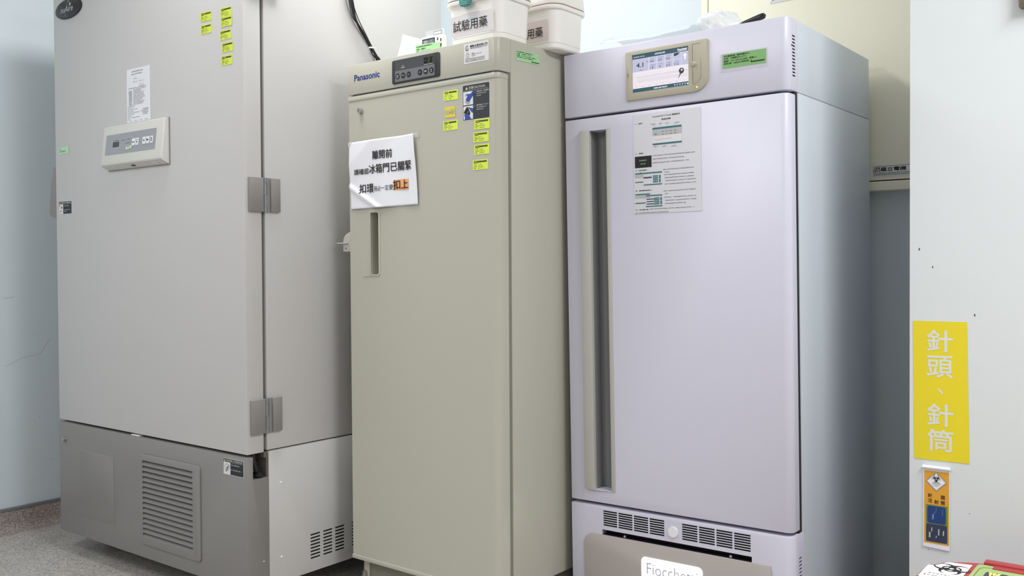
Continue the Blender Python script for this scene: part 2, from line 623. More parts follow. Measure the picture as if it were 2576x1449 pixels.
# casters
for u in (-1.05, -0.09):
    for v in (0.16, 0.78):
        b = B(); b.cyl((v, 0.034), 0, 0.034, u - 0.013, u + 0.013, 22); b.box((u - 0.02, v - 0.02, 0.055), (u + 0.02, v + 0.02, 0.0752)); link('caster', b, BLACK, f1)


def hinge(z0, z1):
    b = B()
    b.box((-0.001, 0.0113, z0), (0.011, 0.0622, z1), 0.0025)
    h = link('hinge', b, HINGE, f1)
    b = B(); b.box((-0.001, 0.0892, z0 + 0.001), (0.011, 0.1252, z1), 0.0015); link('hinge_leaf', b, HINGE, h)
    b = B()
    for (p, q, dv) in ((0.0, 0.148, 0), (0.152, 0.498, 0.0006), (0.502, 0.845, -0.0006), (0.85, 1.0, 0)):
        b.cyl((0.006, 0.0692 + dv), 2, 0.0066, z0 + (z1 - z0) * p, z0 + (z1 - z0) * q, 16)
    link('hinge_knuckle', b, HINGEM, h)
    b = B(); b.box((-0.001, 0.078, z0), (0.006, 0.09, z1)); b.box((-0.0005, 0.06, z0), (0.0035, 0.0625, z1)); link('hinge_plate', b, HINGE, h)


hinge(0.5525, 0.6583)
hinge(1.2282, 1.3325)
hinge(1.888, 1.992)


def onbox(u, z, d=0.0):
    return (u, -(0.017 + 0.0155 * (1.5455 - z) / (1.5455 - 1.413)) - d, z)


# slanted control box
b = B()
t = bmesh.new()
prof = [(0, 1.5464), (-0.017, 1.5455), (-0.0325, 1.413), (-0.0295, 1.4085), (0, 1.3955)]
b.prism(prof, -0.7605, -0.389, axis=0)
bmesh.ops.bevel(b.bm, geom=[e for e in b.bm.edges if max(v.co.y for v in e.verts) < -0.005], offset=0.004, segments=3, profile=0.5, affect='EDGES')
cb = link('control_box', b, BOXW, f1)
b = B(); b.box((-0.7595, -0.0035, 1.3945), (-0.3865, 0.0, 1.5472)); link('back_plate', b, HINGE, cb)
for u in (-0.70, -0.447):
    b = B()
    R = [(u + 0.017 * math.cos(a), -0.0155 + 0.008 * math.sin(a), 0) for a in [2 * math.pi * k / 20 for k in range(20)]]
    zz = lambda y: 1.3955 + (-y) / 0.0295 * 0.013
    b.loft([[(p[0], p[1], zz(p[1]) + 0.0005) for p in R], [(p[0] * 1, p[1], zz(p[1]) - 0.0015) for p in R]])
    link('underside_plug', b, BOXW, cb)
b = B(); b.box((-0.585, -0.021, 1.4005), (-0.57, -0.009, 1.4035)); link('underside_latch', b, CHAR, cb)


def onplate(poly, d=0.0008):
    return [onbox(u, z, d) for u, z in poly]


def plate_obj(name, polys, m, parent, d, th=None):
    b = B()
    for poly in polys:
        ar = sum(poly[i][0] * poly[(i + 1) % len(poly)][1] - poly[(i + 1) % len(poly)][0] * poly[i][1] for i in range(len(poly)))
        if ar < 0:
            poly = poly[::-1]
        if th:
            b.loft([onplate(poly, d - th), onplate(poly, d)])
        else:
            b.face(onplate(poly, d))
    return link(name, b, m, parent, smooth=False)


mp = plate_obj('keypad_panel', [rrect(-0.7365, -0.429, 1.4455, 1.5148, 0.005)], PANG, cb, 0.0008, 0.002)
plate_obj('display', [rrect(-0.689, -0.651, 1.4705, 1.4875, 0.001)], mat('display_dark_green', S(40, 50, 42), 0.3), mp, 0.0013)
dg1 = []
for x in (-0.681, -0.672, -0.662):
    if x > -0.68:
        dg1 += [[(x, 1.4745), (x + 0.0016, 1.4745), (x + 0.0016, 1.484), (x, 1.484)], [(x, 1.4825), (x + 0.006, 1.4825), (x + 0.006, 1.484), (x, 1.484)], [(x, 1.4745), (x + 0.006, 1.4745), (x + 0.006, 1.476), (x, 1.476)]]
    dg1 += [[(x, 1.4785), (x + 0.006, 1.4785), (x + 0.006, 1.480), (x, 1.480)]]
plate_obj('display_digits', dg1, LEDY, mp, 0.0017)
for i, u in enumerate((-0.560, -0.539, -0.496, -0.4745, -0.452)):
    hw = 0.0085 if i < 4 else 0.0065
    k = plate_obj('key', [rrect(u - hw, u + hw, 1.467, 1.4905, 0.004 if i == 0 else 0.002)], WHITEP, mp, 0.0022, 0.0015)
    ink = {0: [[(u - 0.007, 1.477), (u + 0.007, 1.477), (u + 0.007, 1.4795), (u - 0.007, 1.4795)]],
           1: [[(u - 0.0035, 1.480), (u, 1.472), (u + 0.0035, 1.480)], [(u - 0.006, 1.484), (u + 0.006, 1.484), (u + 0.006, 1.4855), (u - 0.006, 1.4855)]],
           2: [[(u - 0.004, 1.4785), (u + 0.004, 1.4785), (u + 0.004, 1.4802), (u - 0.004, 1.4802)], [(u - 0.0012, 1.475), (u + 0.0012, 1.475), (u + 0.0012, 1.484), (u - 0.0012, 1.484)]],
           3: [[(u - 0.006, 1.4755), (u, 1.4795), (u - 0.006, 1.4835)], [(u - 0.0005, 1.4755), (u + 0.006, 1.4795), (u - 0.0005, 1.4835)]],
           4: [[(u - 0.0035, 1.481), (u + 0.0035, 1.481), (u, 1.487)], [(u - 0.0035, 1.477), (u + 0.0035, 1.477), (u, 1.471)], [(u - 0.001, 1.475), (u + 0.001, 1.475), (u + 0.001, 1.483), (u - 0.001, 1.483)]]}[i]
    plate_obj('key_symbol', ink, INK, mp, 0.0026)
pr = []
rr = random.Random(3)
for (x0, z, n) in ((-0.688, 1.491, 7), (-0.634, 1.4895, 4), (-0.600, 1.491, 3), (-0.606, 1.4775, 5)):
    for k in range(n):
        x = x0 + k * 0.0052
        pr.append([(x, z), (x + 0.0038, z), (x + 0.0038, z + 0.0022), (x, z + 0.0022)])
plate_obj('keypad_lettering', pr, INKG, mp, 0.0013)
tp = plate_obj('key_tape', [[(-0.6055, 1.4605), (-0.602, 1.4665), (-0.567, 1.4685), (-0.568, 1.459), (-0.600, 1.4555)]], mat('pale_green_tape', S(214, 224, 196), 0.6), mp, 0.0018)
plate_obj('tape_scribble', [[(-0.597 + 0.004 * k, 1.461), (-0.5955 + 0.004 * k, 1.461 + 0.001), (-0.594 + 0.004 * k, 1.4655), (-0.5955 + 0.004 * k, 1.4645)] for k in range(5)], INK, mp, 0.0021)

# oval emblem
b = B()
cu, cz = -1.0228, 2.0035
b.loft([[(cu + 0.0950 * math.cos(t), -0.0001, cz + 0.0365 * math.sin(t)) for t in [2 * math.pi * k / 40 for k in range(40)]],
        [(cu + 0.0945 * math.cos(t), -0.003, cz + 0.036 * math.sin(t)) for t in [2 * math.pi * k / 40 for k in range(40)]],
        [(cu + 0.090 * math.cos(t), -0.005, cz + 0.0335 * math.sin(t)) for t in [2 * math.pi * k / 40 for k in range(40)]]])
em = link('oval_emblem', b, mat('emblem_black', S(40, 41, 46), 0.3, spec=0.3), f1)
b = B(); b.text('nuAire', cu - 0.052, cz - 0.012, h=0.022, w=0.09, y=-0.0056, slant=0.25, bold=0.01)
link('emblem_lettering', b, mat('emblem_silver', S(186, 188, 192), 0.3, metal=0.4), em)
b = B()
for (p, q, th) in (((cu - 0.012, cz - 0.004), (cu + 0.002, cz + 0.03), 0.003), ((cu + 0.002, cz + 0.03), (cu + 0.020, cz + 0.014), 0.004), ((cu - 0.02, cz - 0.016), (cu - 0.012, cz - 0.03), 0.004)):
    b.line(p, q, th, -0.0054)
link('emblem_leaf', b, mat('emblem_leaf_grey', S(112, 116, 116), 0.3), em)
b = B(); b.disc(cu + 0.018, cz + 0.0128, 0.007, -0.0058, rz=0.005); link('emblem_dot', b, mat('emblem_dot_yellow', S(186, 180, 110), 0.4), em)

# handle on the hidden left flank
b = B()
b.prism([(-W1 + 0.002, 1.438), (-W1 - 0.020, 1.436), (-W1 - 0.036, 1.39), (-W1 - 0.052, 1.312), (-W1 - 0.055, 1.268), (-W1 - 0.046, 1.252), (-W1 + 0.002, 1.246)], 0.003, 0.035, axis=1, bev=0.002)
link('handle', b, HINGE, f1)


def caution_label(parent, u0, u1, z0, z1, head, border=INKW, body=INK, pic=None, y=-0.0006, px=0.36, single=True, hh=0.2):
    w, h = u1 - u0, z1 - z0
    b = B(); b.prism(rrect(u0, u1, z0, z1, 0.003), y, 0.0, axis=1); L = link('caution_label', b, border, parent, 'black and white caution label')
    m = w * 0.012
    b = B(); b.flat(rrect(u0 + m, u1 - m, z0 + m, z1 - m, 0.0025), y - 0.0003); link('label_ground', b, body, L)
    return L


def small_caution(u0, u1, z0, z1, parent, variant):
    L = caution_label(parent, u0, u1, z0, z1, '', body=mat('label_black', S(34, 34, 38), 0.5))
    w, h = u1 - u0, z1 - z0
    b = B(); b.text('CAUTION / ATTENTION', u0 + w * 0.14, z0 + h * 0.82, h=h * 0.11, w=w * 0.80, y=-0.0012, bold=0.01)
    b.rect(u0 + w * 0.40, u0 + w * 0.96, z0 + h * 0.765, z0 + h * 0.775, -0.0012)
    rr = random.Random(5)
    b.rows(u0 + w * 0.44, z0 + h * 0.60, w * 0.42, h * 0.075, y=-0.0012, cjk=False, rnd=rr)
    b.rows(u0 + w * 0.44, z0 + h * 0.30, w * 0.50, h * 0.075, y=-0.0012, cjk=False, rnd=rr)
    if variant:
        b.rows(u0 + w * 0.44, z0 + h * 0.18, w * 0.2, h * 0.075, y=-0.0012, cjk=False, rnd=rr)
    link('label_lettering', b, INKW, L)
    b = B(); b.flat([(u0 + w * 0.035, z0 + h * 0.81), (u0 + w * 0.125, z0 + h * 0.81), (u0 + w * 0.08, z0 + h * 0.95)], -0.0012); link('warning_triangle', b, mat('triangle_yellow', S(214, 208, 110), 0.6), L)
    b = B(); b.rect(u0 + w * 0.03, u0 + w * 0.36, z0 + h * 0.03, z0 + h * 0.77, -0.0012); link('label_picture', b, INKW, L)
    b = B()
    if variant:
        b.line((u0 + w * 0.05, z0 + h * 0.72), (u0 + w * 0.13, z0 + h * 0.56), w * 0.02, -0.0014)
        b.line((u0 + w * 0.12, z0 + h * 0.72), (u0 + w * 0.06, z0 + h * 0.56), w * 0.02, -0.0014)
        b.line((u0 + w * 0.12, z0 + h * 0.3), (u0 + w * 0.22, z0 + h * 0.2), w * 0.03, -0.0014)
        b.line((u0 + w * 0.2, z0 + h * 0.32), (u0 + w * 0.16, z0 + h * 0.16), w * 0.03, -0.0014)
    else:
        b.ring(u0 + w * 0.2, z0 + h * 0.45, w * 0.11, w * 0.015, -0.0014, 16)
        b.line((u0 + w * 0.22, z0 + h * 0.52), (u0 + w * 0.14, z0 + h * 0.16), w * 0.04, -0.0014)
        b.line((u0 + w * 0.3, z0 + h * 0.6), (u0 + w * 0.2, z0 + h * 0.3), w * 0.03, -0.0014)
    link('picture_lines', b, INKG, L)
    b = B()
    if variant:
        b.flat([(u0 + w * 0.2, z0 + h * 0.5), (u0 + w * 0.25, z0 + h * 0.4), (u0 + w * 0.31, z0 + h * 0.5), (u0 + w * 0.26, z0 + h * 0.64)], -0.0015)
        link('picture_mark', b, INKR, L)
    else:
        b.disc(u0 + w * 0.405, z0 + h * 0.635, w * 0.02, -0.0013, 10, h * 0.06)
        b.disc(u0 + w * 0.405, z0 + h * 0.335, w * 0.02, -0.0013, 10, h * 0.06)
        link('picture_mark', b, mat('info_blue', S(90, 140, 200), 0.5), L)


small_caution(-0.119, -0.017, 0.4228, 0.4733, f1, 0)
small_caution(-1.1178, -1.0223, 1.258, 1.3058, f1, 1)

# ================================================================== FREEZER 2 (beige)
W2, D2, T2 = 0.617, 0.66, 1.6977
OFF = Vector((W2 / 2, -0.3, 0))
f2 = empty('upright_freezer', F2 @ TR(-W2 / 2, 0.3, 0), 'narrow beige upright freezer with dark control panel, standing between two wider cabinets', 'freezer')


def arcprof(u0, v1, r, n=8):
    p = [(u0, 0.0)]
    for k in range(n + 1):
        t = k / n * math.pi / 2
        p.append((-r + r * math.sin(t), r - r * math.cos(t)))
    p += [(0.0, v1), (u0, v1)]
    return p


def inset(poly, d):
    out = []
    for u, v in poly:
        out.append((u, v))
    return out


b = B(); b.box((-W2, 0.0605, 0.115), (0, D2, T2), 0.002); link('cabinet', b, BEIGE, f2)
b = B(); b.prism(arcprof(-W2, 0.0593, 0.02), 1.6042, T2, axis=2, bev=0.0015)
hd2 = link('header', b, BEIGE, f2)
# door
b = B()
b.prism([(u, v) for u, v in arcprof(-W2, 0.046, 0.022)], 0.129, 1.5835, axis=2)
c = B()
c.prism(rrect(-0.5191, -0.4835, 1.0332, 1.2268, 0.006, 4, (0.001, 0.006, 0.006, 0.001)), -0.02, 0.036, axis=1)
b.cut(c)
dr2 = link('door', b, BEIGE, f2)
top = [(u - 0.0012 if u <= -W2 + 1e-6 else u + 0.0012, v - 0.0025 if v < 0.03 else v) for u, v in arcprof(-W2, 0.046, 0.022)]
b = B(); b.prism(top, 1.5832, 1.5972, axis=2, bev=0.0018); link('door_top_trim', b, BEIGE, f2)
b = B(); b.prism(top, 0.1152, 0.1292, axis=2, bev=0.0018); link('door_bottom_trim', b, BEIGE, f2)
b = B(); b.box((-W2 + 0.01, 0.0462, 0.12), (-0.004, 0.061, 1.6045)); link('door_gasket', b, BEIGEDK, f2)
b = B(); b.box((-W2 + 0.012, 0.008, 1.5972), (-0.03, 0.03, 1.6042)); link('door_gap_shadow_strip', b, DARKV, f2)
b = B(); b.prism([(u * 1.0 - 0.004, v + 0.004) for u, v in arcprof(-W2 + 0.01, 0.05, 0.02)], 1.5985, 1.6012, axis=2); link('hinge_cover', b, STEEL, f2)
# recessed handle: rim and liner
b = B(); b.prism(rrect(-0.5245, -0.4767, 1.0272, 1.232, 0.012, 5, (0.002, 0.012, 0.012, 0.002)), -0.0022, 0.001, axis=1, bev=0.001)
c = B(); c.prism(rrect(-0.5191, -0.4835, 1.0332, 1.2268, 0.007, 5, (0.001, 0.007, 0.007, 0.001)), -0.02, 0.036, axis=1); b.cut(c)
b.prism([(-0.5565, 1.0262), (-0.5245, 1.0262), (-0.5245, 1.0288), (-0.552, 1.0282)], -0.0016, 0.001, axis=1)
hr2 = link('recessed_handle', b, BEIGE, f2)
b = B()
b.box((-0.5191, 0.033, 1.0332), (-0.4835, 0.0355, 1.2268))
link('handle_recess', b, BEIGEIN, hr2)  # recess floor, shade put into its colour
b = B(); b.cyl((-0.559, 1.5497), 1, 0.0085, -0.012, 0.0, 20, 0.0095); lk = link('door_lock', b, STEEL, f2)
b = B(); b.rect(-0.5602, -0.5578, 1.5455, 1.5535, -0.0124); link('keyhole', b, INK, lk)
# latch on the left flank
b = B()
b.prism([(-0.618, 1.106), (-0.6655, 1.106), (-0.6655, 1.134), (-0.664, 1.149), (-0.655, 1.16), (-0.64, 1.168), (-0.618, 1.170)], 0.012, 0.026, axis=1, bev=0.0015)
c = B(); c.cyl((-0.652, 1.116), 1, 0.003, 0.0, 0.05, 10); b.cut(c)
lt = link('side_latch', b, HANDG, f2)
b = B(); b.box((-0.69, 0.006, 1.1315), (-0.64, 0.018, 1.1355), 0.0012); link('latch_tab', b, HANDG, lt)
# plinth, foot
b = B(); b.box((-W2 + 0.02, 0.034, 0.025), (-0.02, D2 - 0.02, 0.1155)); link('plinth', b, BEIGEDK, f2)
for u0 in (-0.5976, -0.045):
    b = B(); b.box((u0, 0.028, 0.02), (u0 + 0.025, 0.0345, 0.1155), 0.001); link('plinth_post', b, BEIGE, f2)
    b = B(); b.prism(rrect(u0 + 0.002, u0 + 0.016, 0.052, 0.074, 0.006), 0.018, 0.03, axis=1, bev=0.001); b.cyl((u0 + 0.011, 0.045), 1, 0.011, 0.014, 0.026, 18); link('caster_bracket', b, STEEL, f2)
for u in (-0.56, -0.057):
    for v in (0.08, 0.58):
        b = B(); b.cyl((u, v), 2, 0.016, 0.0, 0.012, 18); b.cyl((u, v), 2, 0.006, 0.01, 0.03, 10); link('levelling_foot', b, BLACK, f2)
# control panel
b = B(); b.prism(rrect(-0.4148, -0.2166, 1.6132, 1.6852, 0.006), -0.004, 0.0005, axis=1, bev=0.0015)
cp = link('control_panel', b, CHAR, f2)
b = B(); b.rect(-0.4008, -0.2353, 1.6517, 1.6836, -0.0043); link('upper_membrane', b, CHAR2, cp)
b = B(); b.rect(-0.4008, -0.2353, 1.6191, 1.6517, -0.0043); link('lower_membrane', b, MIDG, cp)
b = B(); b.rect(-0.2784, -0.2408, 1.6578, 1.6756, -0.0046); link('display', b, DARKV, cp)


def seg7(b, x, z, w, h, t, segs, y):
    P = {'a': (x, x + w, z + h - t, z + h), 'g': (x, x + w, z + h / 2 - t / 2, z + h / 2 + t / 2), 'd': (x, x + w, z, z + t),
         'f': (x, x + t, z + h / 2, z + h), 'b': (x + w - t, x + w, z + h / 2, z + h), 'e': (x, x + t, z, z + h / 2), 'c': (x + w - t, x + w, z, z + h / 2)}
    for s in segs:
        b.rect(*P[s], y)


b = B(); seg7(b, -0.2745, 1.660, 0.0065, 0.0135, 0.0013, 'g', -0.0049); seg7(b, -0.262, 1.660, 0.008, 0.0135, 0.0013, 'abged', -0.0049); seg7(b, -0.2505, 1.660, 0.008, 0.0135, 0.0013, 'bc', -0.0049)
link('display_digits', b, LEDY, cp)
b = B(); b.text('ALARM', -0.3747, 1.6577, h=0.0027, w=0.0165, y=-0.0046, bold=0.02); link('alarm_lettering', b, INKW, cp)
b = B(); b.text('TEMPERATURE(°C)', -0.2784, 1.6536, h=0.0026, w=0.036, y=-0.0046, bold=0.02)
b.ring(-0.3665, 1.6640, 0.0022, 0.0008, -0.0046, 12) if False else None
link('temperature_lettering', b, INKW, cp)
b = B(); b.ring(-0.3665, 1.6640, 0.0022, 0.0008, -0.0046, 12); link('alarm_lamp', b, INKW, cp)
for i, u in enumerate((-0.3893, -0.3655, -0.3418, -0.2946, -0.2712, -0.2477)):
    b = B(); b.disc(u, 1.6353, 0.0091, -0.0046); link('button_rim', b, MIDG, cp)
    b = B(); b.cyl((u, 1.6353), 1, 0.0086, -0.0052, -0.0044, 24); k = link('button', b, BLACK, cp)
    b = B(); y = -0.0055
    if i == 4:
        for dx in (-0.004, 0.0005):
            b.flat([(u + dx, 1.6325), (u + dx + 0.0042, 1.6353), (u + dx, 1.6381)], y)
    elif i == 5:
        for dz in (0.0005, -0.0045):
            b.flat([(u - 0.0022, 1.6353 + dz), (u + 0.0022, 1.6353 + dz), (u, 1.6392 + dz)], y)
    else:
        s_ = ('ALARM', 'DEFROST', 'KEY', 'SET')[i]
        b.text(s_, u, 1.6343 if i else 1.636, h=0.0022, w=0.0115 if i < 2 else 0.006, y=y, al='C', bold=0.02)
        if i == 0:
            b.ring(u, 1.6325, 0.003, 0.0008, y, 12)
    link('button_symbol', b, INKW, k)
b = B(); b.text('Panasonic', -0.589, 1.6460, h=0.0190, w=0.1155, y=-0.0006, bold=0.02); link('brand_lettering', b, INKB, f2)
# vendor label
b = B(); b.prism([(-0.1220, 1.6354), (-0.0298, 1.6354), (-0.0303, 1.6912), (-0.1222, 1.6908)], -0.0007, 0, axis=1); vl = link('vendor_label', b, PAPER2, f2, 'white printed supplier label')
b = B(); y = -0.001
b.text('醫動企業有限公司', -0.099, 1.6800, h=0.0058, w=0.064, y=y, bold=0.02)
b.rect(-0.099, -0.033, 1.6782, 1.6787, y)
b.text('YIIDONG ENTERPRISE CO., LTD.', -0.099, 1.6748, h=0.0026, w=0.062, y=y, bold=0.01)
b.text('C', -0.1165, 1.671, h=0.0150, w=0.0095, y=y); b.ring(-0.1085, 1.676, 0.004, 0.0011, y, 16)
b.ring(-0.1085, 1.6600, 0.0062, 0.0007, y, 20); b.text('TAF', -0.1085, 1.6588, h=0.003, y=y, al='C'); b.text('ISO/IEC', -0.1085, 1.6505, h=0.002, w=0.016, y=y, al='C')
b.rows(-0.094, 1.6612, 0.012, 0.0026, y=y, cjk=False, rnd=random.Random(2)); b.text('工程師 0919-252-957', -0.094, 1.6577, h=0.0034, w=0.037, y=y); b.rows(-0.094, 1.6538, 0.018, 0.0026, y=y, cjk=False)
for k in range(3):
    b.rows(-0.117, 1.6466 - 0.0036 * k, 0.082, 0.0027, y=y, cjk=(k < 1), rnd=random.Random(k))
link('label_lettering', b, INK, vl)
# caution label with pictures
b = B(); b.prism(rrect(-0.1298, -0.0268, 1.4738, 1.5758, 0.004), -0.0005, 0, axis=1); ca = link('caution_label', b, PAPER2, f2, 'dark caution label with blue glove pictures')
u0, u1, z0, z1 = -0.1283, -0.0283, 1.4753, 1.5743
b = B(); b.flat(rrect(u0, u1, z0, z1, 0.003), -0.0008); link('label_ground', b, mat('label_charcoal', S(52, 53, 58), 0.5), ca)
b = B(); y = -0.0012
b.text('注意CAUTION', u0 + 0.022, z0 + 0.0862, h=0.0085, w=0.062, y=y)
b.rect(u0 + 0.003, u1 - 0.004, z0 + 0.0828, z0 + 0.0833, y)
b.text('凍傷注意・手袋着用', u0 + 0.0525, z0 + 0.0752, h=0.0045, w=0.045, y=y)
b.text('USE PROTECTIVE', u0 + 0.0525, z0 + 0.0698, h=0.0029, w=0.036, y=y); b.text('GLOVES', u0 + 0.0525, z0 + 0.0638, h=0.0029, w=0.017, y=y)
b.text('霜を取除いて下さい', u0 + 0.0525, z0 + 0.0362, h=0.0045, w=0.045, y=y)
b.text('USE SCRAPER TO', u0 + 0.0525, z0 + 0.0308, h=0.0029, w=0.036, y=y); b.text('REMOVE ICE', u0 + 0.0525, z0 + 0.0248, h=0.0029, w=0.025, y=y)
b.rect(u0 + 0.0025, u0 + 0.0395, z0 + 0.0425, z0 + 0.0805, y); b.rect(u0 + 0.0025, u0 + 0.0395, z0 + 0.002, z0 + 0.0395, y)
link('label_lettering', b, INKW, ca)
b = B(); b.flat([(u0 + 0.0105, z0 + 0.0865), (u0 + 0.0195, z0 + 0.0865), (u0 + 0.015, z0 + 0.0945)], y); link('warning_triangle', b, mat('triangle_cream', S(222, 222, 140), 0.6), ca)
b = B(); y2 = -0.0015
px0, pz0 = u0 + 0.0025, z0 + 0.0425
b.flat([(px0 + 0.037, pz0 + 0.038), (px0 + 0.028, pz0 + 0.031), (px0 + 0.012, pz0 + 0.031), (px0 + 0.0115, pz0 + 0.0275), (px0 + 0.017, pz0 + 0.0265), (px0 + 0.0095, pz0 + 0.0165), (px0 + 0.013, pz0 + 0.010), (px0 + 0.024, pz0 + 0.010), (px0 + 0.031, pz0 + 0.018), (px0 + 0.037, pz0 + 0.024)], y2)
qx, qz = u0 + 0.0025, z0 + 0.002
b.flat([(qx + 0.018, qz + 0.0345), (qx + 0.037, qz + 0.029), (qx + 0.037, qz + 0.014), (qx + 0.03, qz + 0.02)], y2)
b.flat([(qx + 0.003, qz + 0.018), (qx + 0.013, qz + 0.0125), (qx + 0.023, qz + 0.011), (qx + 0.029, qz), (qx + 0.0065, qz)], y2)
b.disc(u0 + 0.0462, z0 + 0.0762, 0.0034, y, 12, 0.004); b.disc(u0 + 0.0462, z0 + 0.0372, 0.0034, y, 12, 0.004)
link('picture_blue_shapes', b, INKBL, ca)
b = B()
for (fx, fz) in ((0.0095, 0.0115), (0.013, 0.006), (0.018, 0.0055), (0.023, 0.0065), (0.0105, 0.0285)):
    b.ring(px0 + fx, pz0 + fz, 0.0035, 0.0007, y2 - 0.0002, 12)
b.flat([(qx + 0.0015, qz + 0.020), (qx + 0.0125, qz + 0.0345), (qx + 0.0185, qz + 0.0335), (qx + 0.027, qz + 0.016), (qx + 0.027, qz + 0.011), (qx + 0.013, qz + 0.0130)], y2 - 0.0002)
link('picture_dark_shapes', b, INK, ca)
b = B(); b.flat([(qx + 0.027, qz + 0.021), (qx + 0.031, qz + 0.020), (qx + 0.031, qz + 0.0175), (qx + 0.037, qz + 0.0165), (qx + 0.037, qz + 0.003), (qx + 0.029, qz + 0.003), (qx + 0.0255, qz + 0.008)], y2 - 0.0004); b.line((qx + 0.014, qz + 0.016), (qx + 0.020, qz + 0.0225), 0.0007, y2 - 0.0004)
link('picture_hand', b, INKW, ca)

# ================================================================== REFRIGERATOR 3 (lilac white)
W3, D3, T3 = 0.692, 0.69, 1.6943
OFF = Vector((W3 / 2, -0.3, 0))
f3 = empty('medical_refrigerator', F3 @ TR(-W3 / 2, 0.3, 0), 'lilac-white upright refrigerator with touch screen and full-height recessed handle, right of the beige freezer', 'refrigerator')
b = B(); b.box((-W3, 0.0675, 0.03), (-0.0006, D3, 1.5048), 0.002)
cab3 = link('cabinet', b, SIDEB, f3)
b = B(); b.box((-W3, 0.0672, 1.5056), (0, D3, T3), 0.003)
link('top_housing', b, SIDEB, f3)
b = B(); b.prism(arcprof(-W3, 0.0672, 0.022), 1.5058, T3, axis=2, bev=0.003)
c = B()
ZS = [1.6475 - k * 0.00855 for k in range(13)]
for i, z in enumerate(ZS):
    a = 0.0268 if i != 3 else 0.0205
    c.prism([(a, z - 0.002), (0.0478, z - 0.002), (0.0478, z + 0.002), (a, z + 0.002)], -0.02, 0.01, axis=0)
b.cut(c)
hd3 = link('header', b, LILAC, f3)
b = B(); b.box((-0.0025, 0.0225, 1.535), (-0.0012, 0.052, 1.655)); link('vent_dark_sheet', b, DARKV, f3)  # black sheet in place of the shaded depth of the slits
# door
b = B()
b.prism([(u if u < -0.5 else u - 0.001, v) for u, v in arcprof(-W3 + 0.001, 0.046, 0.022)], 0.3525, 1.4985, axis=2, bev=0.003)
c = B()
cp_ = [(-0.6025, -0.05), (-0.5475, -0.05), (-0.5475, 0.004)]
for k in range(1, 8):
    t = k / 8
    cp_.append((-0.5475 - 0.055 * t, 0.004 + 0.034 * math.sin(math.pi * 0.5 * min(1, t * 1.35))))
cp_.append((-0.6025, 0.038))
c.prism(cp_, 0.3935, 1.4592, axis=2)
b.cut(c)
dr3 = link('door', b, LILAC, f3)
b = B(); b.box((-W3 + 0.006, 0.0462, 0.3435), (-0.0035, 0.068, 1.5052)); link('door_gasket', b, DARKN, f3)
# handle: grip flange, channel liner, right flange, end caps
b = B(); b.box((-0.6372, -0.011, 0.3915), (-0.6018, 0.003, 1.4602), 0.0012); hn = link('handle', b, HANDG, f3)
b = B()
for k in range(len(cp_) - 3):
    p, q = cp_[k + 2], cp_[k + 3]
    b.face([(p[0], p[1] - 0.0012, 0.3936), (q[0], q[1] - 0.0012, 0.3936), (q[0], q[1] - 0.0012, 1.4591), (p[0], p[1] - 0.0012, 1.4591)])
bmesh.ops.reverse_faces(b.bm, faces=b.bm.faces)
link('handle_channel', b, HANDD, hn)
b = B(); b.box((-0.6024, 0.002, 0.3936), (-0.6012, 0.0368, 1.4591)); link('channel_wall', b, HANDD, hn)
b = B(); b.box((-0.5478, -0.0035, 0.3915), (-0.5358, 0.003, 1.4602), 0.0010); link('handle_trim', b, HANDG, hn)
for z in (0.3915, 1.4585):
    b = B()
    pl = [(-0.602, -0.0085), (-0.5478, -0.003)] + [(p[0], p[1] - 0.001) for p in cp_[3:]]
    b.prism(pl, z, z + 0.0018, axis=2); link('handle_end_cap', b, LILAC, hn)
# lower panel with vents, slot and service cover
b = B(); b.prism(arcprof(-W3, 0.072, 0.022), 0.03, 0.3430, axis=2, bev=0.003)
c = B()
for (x0, x1) in ((-0.5797, -0.3772), (-0.3211, -0.1188)):
    cw = (x1 - x0 + 0.005) / 4
    for k in range(4):
        for r in range(7):
            zt = 0.3318 - r * 0.00685
            c.box((x0 + k * cw, -0.02, zt - 0.0047), (x0 + (k + 1) * cw - 0.005, 0.012, zt))
c.box((-0.5845, -0.02, 0.2583), (-0.1157, 0.03, 0.274))
for k in range(14):
    z = 0.279 - k * 0.0095
    c.prism([(0.037, z - 0.002), (0.057, z - 0.002), (0.057, z + 0.002), (0.037, z + 0.002)], -0.02, 0.01, axis=0)
b.cut(c)
lp3 = link('lower_panel', b, LILAC, f3)
b = B(); b.box((-0.60, 0.0013, 0.2785), (-0.10, 0.003, 0.337)); b.box((-0.0025, 0.032, 0.14), (-0.0012, 0.062, 0.285)); link('vent_dark_sheet', b, DARKV, f3)  # added black sheets so the vent openings read as dark
b = B(); b.box((-0.584, 0.026, 0.2585), (-0.116, 0.029, 0.2738)); b.box((-0.584, 0.0008, 0.2584), (-0.116, 0.029, 0.2594)); b.box((-0.584, 0.0015, 0.2729), (-0.116, 0.029, 0.2739)); link('slot_shade_lining', b, DARKN, f3)  # dark faces added for the shade inside the slot
b = B(); b.cyl((-0.3487, 0.3034), 1, 0.0150, -0.004, 0, 28, 0.0155); link('round_button', b, WHITEP, f3)
b = B()
svc = [(-0.6478, 0.092), (-0.0600, 0.092)] + [(-0.0600 , 0.2455)] + [(-0.064, 0.2592), (-0.1157, 0.2592), (-0.1157, 0.2580), (-0.5845, 0.2580), (-0.5845, 0.2592)]
for k in range(8):
    t = math.pi / 2 + k / 7 * math.pi / 2
    svc.append((-0.6128 + 0.035 * math.cos(t), 0.2240 + 0.035 * math.sin(t)))
b.prism(svc, -0.004, 0.0, axis=1, bev=0.0012)
sv = link('service_cover', b, SVC, f3)
for u in (-0.51, -0.178):
    b = B(); b.cyl((u, 0.2625), 1, 0.004, 0.004, 0.024, 12); link('cover_stud', b, STEEL, f3)
